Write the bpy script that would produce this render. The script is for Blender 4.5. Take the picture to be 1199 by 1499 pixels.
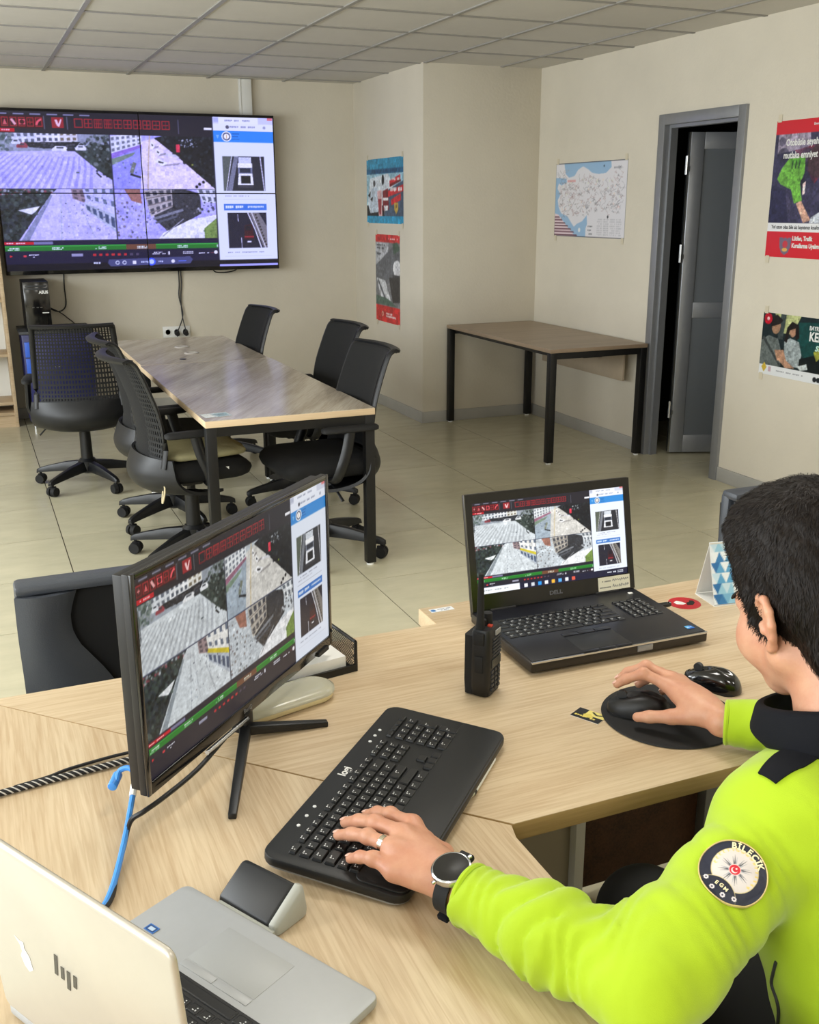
import bpy, bmesh, math, random
import numpy as np
from mathutils import Matrix, Vector, Euler

for o in list(bpy.data.objects):
    bpy.data.objects.remove(o, do_unlink=True)
scene = bpy.context.scene
COL = scene.collection

# ------------------------------------------------------------------ camera
CAM_Z = 1.6
F_PX = 1496.34
PITCH, YAW, ROLL = 0.29111, 0.40103, -0.002955
_fw = Vector((math.sin(YAW)*math.cos(PITCH), math.cos(YAW)*math.cos(PITCH), -math.sin(PITCH)))
_rt = Vector((math.cos(YAW), -math.sin(YAW), 0))
_up = _rt.cross(_fw)
_r2 = math.cos(ROLL)*_rt + math.sin(ROLL)*_up
_u2 = -math.sin(ROLL)*_rt + math.cos(ROLL)*_up
cam_d = bpy.data.cameras.new('camera')
cam = bpy.data.objects.new('camera', cam_d)
COL.objects.link(cam)
_m = Matrix((( _r2.x, _u2.x, -_fw.x), (_r2.y, _u2.y, -_fw.y), (_r2.z, _u2.z, -_fw.z)))
cam.matrix_world = Matrix.Translation((0, 0, CAM_Z)) @ _m.to_4x4()
cam_d.sensor_fit = 'HORIZONTAL'
cam_d.sensor_width = 36.0
cam_d.lens = F_PX/1199*36.0
cam_d.clip_start = 0.02
cam_d.clip_end = 60
scene.camera = cam

# ------------------------------------------------------------------ world, view
vs = scene.view_settings
vs.view_transform = 'Standard'
vs.look = 'None'
vs.exposure = 0.75
vs.gamma = 1.0
vs.use_curve_mapping = False
world = bpy.data.worlds.new('world')
scene.world = world
world.use_nodes = True
_bg = world.node_tree.nodes['Background']
_bg.inputs[0].default_value = (0.75, 0.86, 1.0, 1)
_bg.inputs[1].default_value = 1.0

# ------------------------------------------------------------------ large lights
def area_light(name, loc, rot, sx, sy, power, color=(1, 1, 1)):
    l = bpy.data.lights.new(name, 'AREA')
    l.shape = 'RECTANGLE'; l.size = sx; l.size_y = sy
    l.energy = power; l.color = color
    o = bpy.data.objects.new(name, l)
    o.location = loc; o.rotation_euler = rot
    COL.objects.link(o)
    return o
WIN_Y = [(-1.9, -0.2), (0.3, 2.0), (2.5, 4.2), (4.7, 6.4)]      # window openings in the left wall
ROOM_X0, ROOM_Y0 = -2.7, -2.6
for k, (a, b) in enumerate(WIN_Y):
    area_light('window_daylight', (ROOM_X0+0.06, (a+b)/2, 1.6), (0, math.radians(-90), 0), 1.3, b-a-0.1, (38, 34, 46, 54)[k], (0.93, 0.98, 1.0))
# recessed ceiling panels (their housings are built with the ceiling); grid cell centres
PANEL_XY = [(-1.427, -0.38), (-1.427, 2.02), (0.997, -0.38), (0.997, 2.02), (2.815, -0.38), (2.815, 2.02)]
for x, y in PANEL_XY:
    area_light('panel_light', (x, y, 2.535), (0, 0, 0), 0.54, 0.54, 8, (1.0, 0.97, 0.92))
# ------------------------------------------------------------------ helpers
PI = math.pi
def s2l(c):
    return tuple((v/12.92 if v <= 0.04045 else ((v+0.055)/1.055)**2.4) for v in c)
def rgb(r, g, b):
    return s2l((r/255, g/255, b/255)) + (1.0,)

MATS = {}
def mat(name, col, rough=0.5, metal=0.0, var=0.0, scale=40.0, bump=0.0, bscale=200.0, spec=0.5, objvar=0.0,
        stretch=None, emit=None, coat=0.0, alpha=1.0, trans=0.0, sheen=0.0, sss=0.0, rot=0.0, col2=None, detail=5.0):
    """Principled material; colour varies by noise in object space (stretch = grain direction)."""
    if name in MATS:
        return MATS[name]
    m = bpy.data.materials.new(name); m.use_nodes = True
    nt = m.node_tree; b = nt.nodes['Principled BSDF']
    N = nt.nodes.new; L = nt.links.new
    b.inputs['Roughness'].default_value = rough
    b.inputs['Metallic'].default_value = metal
    b.inputs['Specular IOR Level'].default_value = spec
    b.inputs['Coat Weight'].default_value = coat
    b.inputs['Coat Roughness'].default_value = 0.15
    b.inputs['Alpha'].default_value = alpha
    b.inputs['Transmission Weight'].default_value = trans
    b.inputs['Sheen Weight'].default_value = sheen
    if sss:
        b.inputs['Subsurface Weight'].default_value = sss
        b.inputs['Subsurface Radius'].default_value = (0.012, 0.005, 0.003)
        b.inputs['Subsurface Scale'].default_value = 0.6
    b.inputs['Base Color'].default_value = col
    tc = N('ShaderNodeTexCoord')
    vec = tc.outputs['Object']
    if stretch or rot:
        mp = N('ShaderNodeMapping'); L(vec, mp.inputs['Vector'])
        mp.inputs['Rotation'].default_value = (0, 0, rot)
        mp2 = N('ShaderNodeMapping'); L(mp.outputs['Vector'], mp2.inputs['Vector'])
        mp2.inputs['Scale'].default_value = stretch or (1, 1, 1)
        vec = mp2.outputs['Vector']
    if var or objvar:
        c2 = col2 or tuple(max(0, v*(1-var)) for v in col[:3]) + (1,)
        mix = N('ShaderNodeMixRGB'); mix.inputs[1].default_value = col; mix.inputs[2].default_value = c2
        n = N('ShaderNodeTexNoise'); n.inputs['Scale'].default_value = scale; n.inputs['Detail'].default_value = detail
        n.inputs['Roughness'].default_value = 0.6
        L(vec, n.inputs['Vector'])
        r = N('ShaderNodeValToRGB'); r.color_ramp.elements[0].position = 0.3; r.color_ramp.elements[1].position = 0.7
        L(n.outputs['Fac'], r.inputs['Fac']); L(r.outputs['Color'], mix.inputs[0])
        out = mix.outputs[0]
        if objvar:
            oi = N('ShaderNodeObjectInfo'); hs = N('ShaderNodeHueSaturation')
            mr = N('ShaderNodeMapRange'); mr.inputs['To Min'].default_value = 1-objvar; mr.inputs['To Max'].default_value = 1+objvar
            L(oi.outputs['Random'], mr.inputs['Value']); L(mr.outputs[0], hs.inputs['Value']); L(out, hs.inputs['Color'])
            out = hs.outputs[0]
        L(out, b.inputs['Base Color'])
    if bump:
        n2 = N('ShaderNodeTexNoise'); n2.inputs['Scale'].default_value = bscale; n2.inputs['Detail'].default_value = 4
        L(vec, n2.inputs['Vector'])
        bp = N('ShaderNodeBump'); bp.inputs['Strength'].default_value = bump; bp.inputs['Distance'].default_value = 0.01
        L(n2.outputs['Fac'], bp.inputs['Height']); L(bp.outputs[0], b.inputs['Normal'])
    if emit:
        b.inputs['Emission Color'].default_value = emit[0]; b.inputs['Emission Strength'].default_value = emit[1]
    MATS[name] = m
    return m

def wood(name, light, dark, rot=0.0, across=1.0, rough=0.42, fine=0.55, broad=0.6, spec=0.4, coat=0.0, axis='x'):
    """veneer: long streaks and fine pores running along x, turned by rot about z"""
    if name in MATS: return MATS[name]
    m = bpy.data.materials.new(name); m.use_nodes = True
    nt = m.node_tree; b = nt.nodes['Principled BSDF']; N = nt.nodes.new; L = nt.links.new
    tc = N('ShaderNodeTexCoord')
    mp = N('ShaderNodeMapping'); mp.inputs['Rotation'].default_value = (0, 0, rot); L(tc.outputs['Object'], mp.inputs['Vector'])
    facs = []
    for sc, det, lo, hi in (((1.3, 16*across, 16*across), 4, .35, .68), ((9, 190*across, 190*across), 3, .38, .66)):
        m2 = N('ShaderNodeMapping'); m2.inputs['Scale'].default_value = sc; L(mp.outputs['Vector'], m2.inputs['Vector'])
        n = N('ShaderNodeTexNoise'); n.inputs['Scale'].default_value = 1.0; n.inputs['Detail'].default_value = det
        n.inputs['Distortion'].default_value = 0.4
        L(m2.outputs['Vector'], n.inputs['Vector'])
        r = N('ShaderNodeMapRange'); r.inputs['From Min'].default_value = lo; r.inputs['From Max'].default_value = hi
        L(n.outputs['Fac'], r.inputs['Value']); facs.append(r.outputs[0])
    m1 = N('ShaderNodeMath'); m1.operation = 'MULTIPLY'; m1.inputs[1].default_value = broad; L(facs[0], m1.inputs[0])
    m3 = N('ShaderNodeMath'); m3.operation = 'MULTIPLY_ADD'; m3.inputs[1].default_value = fine; L(facs[1], m3.inputs[0]); L(m1.outputs[0], m3.inputs[2])
    mix = N('ShaderNodeMixRGB'); mix.inputs[1].default_value = light; mix.inputs[2].default_value = dark
    L(m3.outputs[0], mix.inputs[0]); L(mix.outputs[0], b.inputs['Base Color'])
    b.inputs['Roughness'].default_value = rough; b.inputs['Specular IOR Level'].default_value = spec
    b.inputs['Coat Weight'].default_value = coat; b.inputs['Coat Roughness'].default_value = .2
    MATS[name] = m
    return m

class G:
    """Collects simple solids; build() links them as ONE mesh object."""
    def __init__(s):
        s.v = []; s.f = []
    def add(s, v, f, M=None):
        n = len(s.v)
        s.v += [tuple(M @ Vector(p)) if M else tuple(p) for p in v]
        s.f += [tuple(i+n for i in q) for q in f]
        return s
    def box(s, x0, x1, y0, y1, z0, z1, M=None):
        v = [(x0,y0,z0),(x1,y0,z0),(x1,y1,z0),(x0,y1,z0),(x0,y0,z1),(x1,y0,z1),(x1,y1,z1),(x0,y1,z1)]
        f = [(0,3,2,1),(4,5,6,7),(0,1,5,4),(1,2,6,5),(2,3,7,6),(3,0,4,7)]
        return s.add(v, f, M)
    def cyl(s, p0, p1, r0, r1=None, n=16, M=None, sx=1.0):
        r1 = r0 if r1 is None else r1
        p0 = Vector(p0); p1 = Vector(p1); d = (p1-p0).normalized()
        a = Vector((0,0,1)) if abs(d.z) < 0.9 else Vector((1,0,0))
        u = d.cross(a).normalized(); w = d.cross(u)
        v = []
        for p, r in ((p0, r0), (p1, r1)):
            for k in range(n):
                t = 2*PI*k/n
                v.append(p + u*(r*math.cos(t)*sx) + w*(r*math.sin(t)))
        f = [(k, (k+1) % n, n+(k+1) % n, n+k) for k in range(n)]
        f += [tuple(range(n-1, -1, -1)), tuple(range(n, 2*n))]
        return s.add(v, f, M)
    def tube(s, pts, r, n=8, M=None, flat=1.0, up=None):
        pts = [Vector(p) for p in pts]; m = len(pts)
        rs = r if isinstance(r, (list, tuple)) else [r]*m
        v = []; prev = None
        for i, p in enumerate(pts):
            d = (pts[min(i+1, m-1)] - pts[max(i-1, 0)]).normalized()
            if up is not None:
                u = Vector(up).cross(d)
                if u.length < 1e-5: u = Vector((1,0,0)).cross(d)
                u.normalize()
            elif prev is None:
                a = Vector((0,0,1)) if abs(d.z) < 0.9 else Vector((1,0,0))
                u = d.cross(a).normalized()
            else:
                u = (prev - d*prev.dot(d)).normalized()
            prev = u; w = d.cross(u)
            for k in range(n):
                t = 2*PI*k/n
                v.append(p + u*(rs[i]*math.cos(t)) + w*(rs[i]*flat*math.sin(t)))
        f = []
        for i in range(m-1):
            for k in range(n):
                f.append((i*n+k, i*n+(k+1) % n, (i+1)*n+(k+1) % n, (i+1)*n+k))
        f += [tuple(range(n-1, -1, -1)), tuple(range((m-1)*n, m*n))]
        return s.add(v, f, M)
    def lathe(s, prof, c=(0,0,0), n=24, M=None):
        v = []
        for r, z in prof:
            for k in range(n):
                t = 2*PI*k/n
                v.append((c[0]+r*math.cos(t), c[1]+r*math.sin(t), c[2]+z))
        f = []
        m = len(prof)
        for i in range(m-1):
            for k in range(n):
                f.append((i*n+k, i*n+(k+1) % n, (i+1)*n+(k+1) % n, (i+1)*n+k))
        f += [tuple(range(n-1, -1, -1)), tuple(range((m-1)*n, m*n))]
        return s.add(v, f, M)
    def prism(s, poly, z0, z1, M=None):
        n = len(poly)
        v = [(x, y, z0) for x, y in poly] + [(x, y, z1) for x, y in poly]
        f = [tuple(range(n-1, -1, -1)), tuple(range(n, 2*n))]
        f += [(k, (k+1) % n, n+(k+1) % n, n+k) for k in range(n)]
        return s.add(v, f, M)
    def loft(s, rings, M=None, caps=True):
        n = len(rings[0]); v = [p for r in rings for p in r]; f = []
        for i in range(len(rings)-1):
            for k in range(n):
                f.append((i*n+k, i*n+(k+1) % n, (i+1)*n+(k+1) % n, (i+1)*n+k))
        if caps:
            f += [tuple(range(n-1, -1, -1)), tuple(range((len(rings)-1)*n, len(rings)*n))]
        return s.add(v, f, M)
    def sheet(s, P, th, M=None):
        """Grid of points P[i][j] thickened along its normals by th."""
        a = len(P); b = len(P[0]); nrm = []
        P = [[Vector(q) for q in row] for row in P]
        for i in range(a):
            for j in range(b):
                du = P[min(i+1,a-1)][j]-P[max(i-1,0)][j]; dv = P[i][min(j+1,b-1)]-P[i][max(j-1,0)]
                nrm.append(du.cross(dv).normalized())
        v = [P[i][j] for i in range(a) for j in range(b)]
        v += [v[k]+nrm[k]*th for k in range(a*b)]
        o = a*b; f = []
        for i in range(a-1):
            for j in range(b-1):
                q = (i*b+j, i*b+j+1, (i+1)*b+j+1, (i+1)*b+j)
                f.append(q[::-1]); f.append(tuple(k+o for k in q))
        ring = [(0, j) for j in range(b)] + [(i, b-1) for i in range(1, a)] + [(a-1, j) for j in range(b-2, -1, -1)] + [(i, 0) for i in range(a-2, 0, -1)]
        ids = [i*b+j for i, j in ring]
        for k in range(len(ids)):
            p, q = ids[k], ids[(k+1) % len(ids)]
            f.append((p, q, q+o, p+o))
        return s.add(v, f, M)
    def build(s, name, m, parent=None, bevel=0.0, seg=2, ang=35, sub=0, world=False, fixn=True):
        me = bpy.data.meshes.new(name)
        v = s.v
        if world and parent is not None:
            inv = WM[root_of(parent)].inverted()
            v = [tuple(inv @ Vector(p)) for p in v]
        me.from_pydata(v, [], s.f)
        bm = bmesh.new(); bm.from_mesh(me)
        if fixn: bmesh.ops.recalc_face_normals(bm, faces=bm.faces)
        if bevel:
            ed = [e for e in bm.edges if len(e.link_faces) == 2 and e.calc_face_angle(0) > math.radians(ang)]
            bmesh.ops.bevel(bm, geom=ed, offset=bevel, segments=seg, profile=0.5, affect='EDGES', clamp_overlap=True)
        if sub:
            for _ in range(sub):
                bmesh.ops.subdivide_edges(bm, edges=bm.edges, cuts=1, use_grid_fill=True, smooth=1.0)
        bm.to_mesh(me); bm.free()
        me.polygons.foreach_set('use_smooth', [True]*len(me.polygons))
        me.set_sharp_from_angle(angle=math.radians(ang))
        return link(name, me, m, parent)

WM = {}
def root_of(o):
    while o.parent is not None:
        o = o.parent
    return o.name
def link(name, me, m, parent=None):
    o = bpy.data.objects.new(name, me); COL.objects.link(o)
    if m is not None:
        me.materials.clear(); me.materials.append(m)
    if parent is not None:
        o.parent = parent
    else:
        WM[o.name] = Matrix.Identity(4)
    return o
def tag(o, label=None, cat=None, group=None, kind=None):
    if label: o['label'] = label
    if cat: o['category'] = cat
    if group: o['group'] = group
    if kind: o['kind'] = kind
    return o
def thing(name, label, cat, loc=(0,0,0), rotz=0.0, group=None, M=None, kind=None):
    o = bpy.data.objects.new(name, None); COL.objects.link(o)
    mw = M if M is not None else Matrix.Translation(loc) @ Matrix.Rotation(rotz, 4, 'Z')
    o.matrix_world = mw
    o.empty_display_size = 0.05
    WM[o.name] = mw.copy()
    return tag(o, label, cat, group, kind)
def copy_tree(o, parent=None):
    c = o.copy(); COL.objects.link(c); c.parent = parent
    for ch in o.children:
        copy_tree(ch, c)
    return c
def place_copy(o, loc, rotz, label, group=None):
    c = copy_tree(o)
    c.matrix_world = Matrix.Translation(loc) @ Matrix.Rotation(rotz, 4, 'Z')
    WM[c.name] = c.matrix_world.copy()
    return tag(c, label, None, group)
def stamp(name, src, parent, M):
    """another piece sharing src's mesh"""
    o = bpy.data.objects.new(name, src.data if hasattr(src, 'data') else src); COL.objects.link(o)
    o.parent = parent; o.matrix_local = M
    return o
def frame(origin, xdir, ydir):
    x = Vector(xdir).normalized(); y = Vector(ydir); y = (y - x*y.dot(x)).normalized(); z = x.cross(y)
    M = Matrix(((x.x,y.x,z.x,origin[0]),(x.y,y.y,z.y,origin[1]),(x.z,y.z,z.z,origin[2]),(0,0,0,1)))
    return M
def text(name, body, size, m, parent, M, align='CENTER', bold=0.0, shear=0.0, ext=0.0002, xs=1.0, spacing=1.0):
    """flat lettering as a mesh; M places it in the parent's frame (x right, y up)"""
    cu = bpy.data.curves.new(name, 'FONT'); cu.body = body; cu.size = size
    cu.align_x = align; cu.align_y = 'CENTER'; cu.extrude = ext; cu.offset = bold; cu.shear = shear
    cu.space_character = spacing; cu.resolution_u = 3
    ob = bpy.data.objects.new(name, cu); COL.objects.link(ob)
    dg = bpy.context.evaluated_depsgraph_get()
    me = bpy.data.meshes.new_from_object(ob.evaluated_get(dg))
    bpy.data.objects.remove(ob, do_unlink=True)
    me.transform(M @ Matrix.Diagonal((xs, 1, 1, 1)))
    return link(name, me, m, parent)

# ------------------------------------------------------------------ painting of flat print (screens, posters, map)
class Ras:
    def __init__(s, w, h, bg=(0,0,0), ss=2, seed=1):
        s.w = w; s.h = h; s.ss = ss
        s.a = np.zeros((h*ss, w*ss, 3), np.float32); s.a[:] = np.array(bg, np.float32)/255
        s.r = np.random.RandomState(seed)
        s.x0 = 0.0; s.y0 = 0.0; s.sx = 1.0; s.sy = 1.0
    def win(s, x0, y0, x1, y1):
        s.x0 = x0; s.y0 = y0; s.sx = x1-x0; s.sy = y1-y0
    def full(s): s.win(0, 0, 1, 1)
    def poly(s, pts, c, alpha=1.0):
        W = s.w*s.ss; H = s.h*s.ss
        p = [((s.x0+x*s.sx)*W, (s.y0+y*s.sy)*H) for x, y in pts]
        cx0 = s.x0*W; cx1 = (s.x0+s.sx)*W; cy0 = s.y0*H; cy1 = (s.y0+s.sy)*H
        xa = int(max(cx0, 0, math.floor(min(q[0] for q in p)))); xb = int(min(cx1, W, math.ceil(max(q[0] for q in p))+1))
        ya = int(max(cy0, 0, math.floor(min(q[1] for q in p)))); yb = int(min(cy1, H, math.ceil(max(q[1] for q in p))+1))
        if xb <= xa or yb <= ya: return
        X, Y = np.meshgrid(np.arange(xa, xb)+.5, np.arange(ya, yb)+.5)
        ins = np.zeros(X.shape, bool); n = len(p)
        for i in range(n):
            x1, y1 = p[i]; x2, y2 = p[(i+1) % n]
            if y1 == y2: continue
            c1 = (y1 > Y) != (y2 > Y)
            ins ^= c1 & (X < (x2-x1)*(Y-y1)/(y2-y1)+x1)
        col = np.array(c, np.float32)/255
        sub = s.a[ya:yb, xa:xb]
        sub[ins] = sub[ins]*(1-alpha)+col*alpha
    def rect(s, x0, y0, x1, y1, c, alpha=1.0):
        s.poly([(x0,y0),(x1,y0),(x1,y1),(x0,y1)], c, alpha)
    def line(s, pts, w, c, alpha=1.0):
        asp = (s.sx*s.w)/(s.sy*s.h)
        for (x1,y1),(x2,y2) in zip(pts[:-1], pts[1:]):
            dx = (x2-x1)*asp; dy = y2-y1; l = math.hypot(dx, dy) or 1
            nx = -dy/l*w/2/asp; ny = dx/l*w/2
            s.poly([(x1+nx,y1+ny),(x2+nx,y2+ny),(x2-nx,y2-ny),(x1-nx,y1-ny)], c, alpha)
    def disc(s, x, y, r, c, alpha=1.0, ry=None, n=20):
        asp = (s.sx*s.w)/(s.sy*s.h); ry = ry or r
        s.poly([(x+r/asp*math.cos(2*PI*k/n), y+ry*math.sin(2*PI*k/n)) for k in range(n)], c, alpha)
    def grain(s, amt, cell=1):
        W = s.w*s.ss; H = s.h*s.ss
        xa = int(s.x0*W); xb = int((s.x0+s.sx)*W); ya = int(s.y0*H); yb = int((s.y0+s.sy)*H)
        h = (yb-ya)//cell+1; w = (xb-xa)//cell+1
        n = s.r.randn(h, w, 1).astype(np.float32)*amt
        n = np.repeat(np.repeat(n, cell, 0), cell, 1)[:yb-ya, :xb-xa]
        s.a[ya:yb, xa:xb] = np.clip(s.a[ya:yb, xa:xb]*(1+n), 0, 1)
    def photo(s, amt=1.0):
        """break flat fills up like a compressed camera picture: blotches at several sizes, then a light blur"""
        for cell, a in ((14, .10), (7, .10), (4, .09), (2, .07)): s.grain(a*amt, cell)
        W = s.w*s.ss; H = s.h*s.ss
        xa = int(s.x0*W); xb = int((s.x0+s.sx)*W); ya = int(s.y0*H); yb = int((s.y0+s.sy)*H)
        q = s.a[ya:yb, xa:xb]; p = np.pad(q, ((1, 1), (1, 1), (0, 0)), 'edge')
        s.a[ya:yb, xa:xb] = (p[:-2, 1:-1]+p[2:, 1:-1]+p[1:-1, :-2]+p[1:-1, 2:]+2*q)/6
    def quadpt(s, Q, u, v):
        (ax, ay), (bx, by), (cx, cy), (dx, dy) = Q
        return ((ax*(1-u)+bx*u)*(1-v)+(dx*(1-u)+cx*u)*v, (ay*(1-u)+by*u)*(1-v)+(dy*(1-u)+cy*u)*v)
    def facade(s, Q, rows, cols, wall, win, fill=.55):
        s.poly(Q, wall)
        for r in range(rows):
            for c in range(cols):
                u0, v0 = (c+.5-fill/2)/cols, (r+.5-fill/2)/rows; u1, v1 = u0+fill/cols, v0+fill/rows
                s.poly([s.quadpt(Q, u0, v0), s.quadpt(Q, u1, v0), s.quadpt(Q, u1, v1), s.quadpt(Q, u0, v1)], win)
    def leaves(s, x0, y0, x1, y1, n, cols, r=.02, poly=None, seed=0):
        g = random.Random(seed)
        for k in range(n):
            x, y = x0+(x1-x0)*g.random(), y0+(y1-y0)*g.random()
            if poly is not None:
                ins = False
                for i in range(len(poly)):
                    (xa, ya), (xb, yb) = poly[i], poly[(i+1) % len(poly)]
                    if (ya > y) != (yb > y) and x < (xb-xa)*(y-ya)/(yb-ya)+xa: ins = not ins
                if not ins: continue
            s.disc(x, y, r*(.5+g.random()), g.choice(cols), .75, n=7)
    def tint(s, m):
        W = s.w*s.ss; H = s.h*s.ss
        xa = int(s.x0*W); xb = int((s.x0+s.sx)*W); ya = int(s.y0*H); yb = int((s.y0+s.sy)*H)
        s.a[ya:yb, xa:xb] = np.clip(s.a[ya:yb, xa:xb]*np.array(m, np.float32), 0, 1)
    def dashes(s, x0, x1, y, h, c, n, seed=0, alpha=1.0):
        r = random.Random(seed); x = x0; step = (x1-x0)/n
        for k in range(n):
            if r.random() < 0.82: s.rect(x, y, x+step*0.8, y+h*(0.7+0.3*r.random()), c, alpha)
            x += step
    def out(s):
        return s.a.reshape(s.h, s.ss, s.w, s.ss, 3).mean((1, 3))
def print_mesh(name, img, w, h, M, material, parent=None):
    """a flat picture: a fine grid of points that carry the print's colours. x right, y up, centred"""
    H, W, _ = img.shape
    X, Y = np.meshgrid(np.linspace(-w/2, w/2, W), np.linspace(h/2, -h/2, H))
    co = np.stack([X, Y, np.zeros_like(X)], -1).reshape(-1, 3)
    R = np.array(M.to_3x3()); co = co @ R.T + np.array(M.translation)
    idx = np.arange(W*H).reshape(H, W)
    q = np.stack([idx[1:, :-1], idx[1:, 1:], idx[:-1, 1:], idx[:-1, :-1]], -1).reshape(-1, 4)
    me = bpy.data.meshes.new(name)
    me.vertices.add(len(co)); me.vertices.foreach_set('co', co.astype(np.float32).ravel())
    me.loops.add(q.size); me.loops.foreach_set('vertex_index', q.astype(np.int32).ravel())
    me.polygons.add(len(q)); me.polygons.foreach_set('loop_start', np.arange(0, q.size, 4, dtype=np.int32))
    me.update(calc_edges=True)
    at = me.color_attributes.new('print', 'FLOAT_COLOR', 'POINT')
    c = img.reshape(-1, 3).astype(np.float32)
    lin = np.where(c <= 0.04045, c/12.92, ((c+0.055)/1.055)**2.4)
    at.data.foreach_set('color', np.concatenate([lin, np.ones((len(lin), 1))], 1).astype(np.float32).ravel())
    return link(name, me, material, parent)
def print_mat(name, rough=0.5, emit=0.0, coat=0.0):
    m = bpy.data.materials.new(name); m.use_nodes = True
    nt = m.node_tree; b = nt.nodes['Principled BSDF']
    a = nt.nodes.new('ShaderNodeAttribute'); a.attribute_name = 'print'
    if emit:
        b.inputs['Base Color'].default_value = (0.004, 0.004, 0.005, 1)
        nt.links.new(a.outputs['Color'], b.inputs['Emission Color']); b.inputs['Emission Strength'].default_value = emit
    else:
        nt.links.new(a.outputs['Color'], b.inputs['Base Color'])
    b.inputs['Roughness'].default_value = rough; b.inputs['Coat Weight'].default_value = coat
    return m

# ------------------------------------------------------------------ materials
M_BLACK = mat('black_plastic', rgb(13, 14, 16), 0.45, var=0.15, scale=60)
M_BLACKM = mat('black_powder_coat', rgb(9, 9, 10), 0.45, bump=0.02, bscale=600)
M_GLOSS = mat('gloss_black', rgb(10, 10, 12), 0.12, coat=0.5)
M_RUBBER = mat('black_rubber', rgb(13, 13, 14), 0.75)
M_CHROME = mat('chrome', rgb(205, 207, 210), 0.2, 1.0)
M_WHITEP = mat('white_plastic', rgb(228, 228, 224), 0.4)
M_DARKGREY = mat('dark_grey_plastic', rgb(48, 49, 52), 0.5)
M_LETTER = mat('white_print', rgb(225, 225, 222), 0.6)
# ------------------------------------------------------------------ the room
XR, YB, XC, YC, HC = 4.06, 8.5, 3.11, 7.07, 2.555
def wall_mat(name, col):
    m = mat(name, col, 0.85, var=0.07, scale=2.2, bump=0.12, bscale=55, detail=8)
    return m
M_WALL = wall_mat('wall_paint', rgb(214, 206, 189))
M_BASE = mat('grey_skirting_tile', rgb(176, 174, 168), 0.4, var=0.12, scale=6)
def floor_mat():
    m = mat('beige_porcelain_tile', rgb(204, 197, 168), 0.22, var=0.16, scale=3.5, objvar=0.05, detail=9, bump=0.02, bscale=30, spec=0.45, stretch=(1, 2.5, 1))
    return m
M_TILE = floor_mat()
M_GROUT = mat('brown_grout', rgb(58, 48, 36), 0.95)
M_CEIL = mat('mineral_ceiling_tile', rgb(206, 202, 194), 0.95, var=0.05, scale=5, objvar=0.03, bump=0.1, bscale=160)
M_TBAR = mat('ceiling_grid_metal', rgb(150, 147, 142), 0.5)
M_ALU = mat('grey_aluminium', rgb(150, 152, 156), 0.38, 0.55, var=0.06, scale=20)
M_ALUP = mat('grey_door_panel', rgb(112, 116, 120), 0.42, 0.2, var=0.05, scale=6)

def struct(o, label, cat):
    return tag(o, label, cat, kind='structure')

floor = struct(G().box(ROOM_X0-.15, XR, ROOM_Y0-.15, YB+.15, -0.12, -0.003).box(XR, 5.8, 4.0, 7.0, -0.12, -0.003).build('floor', M_GROUT),
               'beige square tiled floor with thin brown joints', 'floor')
TP, TX0, TY0 = 0.602, 0.302, 4.01
def tile_mesh(w, d):
    g = G().box(0.0024, w-0.0024, 0.0024, d-0.0024, -0.02, 0.0)
    return g
full_tile = None
for i in range(-5, 9):
    for j in range(-11, 9):
        x0 = TX0+i*TP; y0 = TY0+j*0.6; x1 = x0+TP; y1 = y0+0.6
        if y0 > 7.07-0.01 and x0 > XC: continue
        cx1 = min(x1, XR) if not (4.4 <= y0 <= 6.2) else min(x1, 5.7)
        cx0 = max(x0, ROOM_X0); cy0 = max(y0, ROOM_Y0); cy1 = min(y1, YB)
        if cx1-cx0 < 0.02 or cy1-cy0 < 0.02: continue
        if y1 < 0.9 and x0 < 0: continue
        if y1 < -0.3: continue
        if abs(cx1-cx0-TP) < 1e-6 and abs(cy1-cy0-0.6) < 1e-6:
            if full_tile is None:
                full_tile = tile_mesh(TP, 0.6).build('floor_tile', M_TILE, floor)
                full_tile.matrix_local = Matrix.Translation((x0, y0, 0)); continue
            stamp('floor_tile', full_tile, floor, Matrix.Translation((x0, y0, 0)))
        else:
            t = tile_mesh(cx1-cx0, cy1-cy0).build('floor_tile', M_TILE, floor)
            t.matrix_local = Matrix.Translation((cx0, cy0, 0))
g = G()      # the tiles behind and under the photographer, out of view
for i in range(-5, 8):
    for j in range(-11, 0):
        x0 = TX0+i*TP; y0 = TY0+j*0.6; y1 = y0+0.6
        if (y1 < 0.9 and x0 < 0) or y1 < -0.3:
            g.box(max(x0, ROOM_X0)+.0015, min(x0+TP, XR)-.0015, max(y0, ROOM_Y0)+.0015, y1-.0015, -0.02, 0)
tag(g.build('floor_tiles_rest', M_TILE, floor), kind='stuff')

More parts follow.
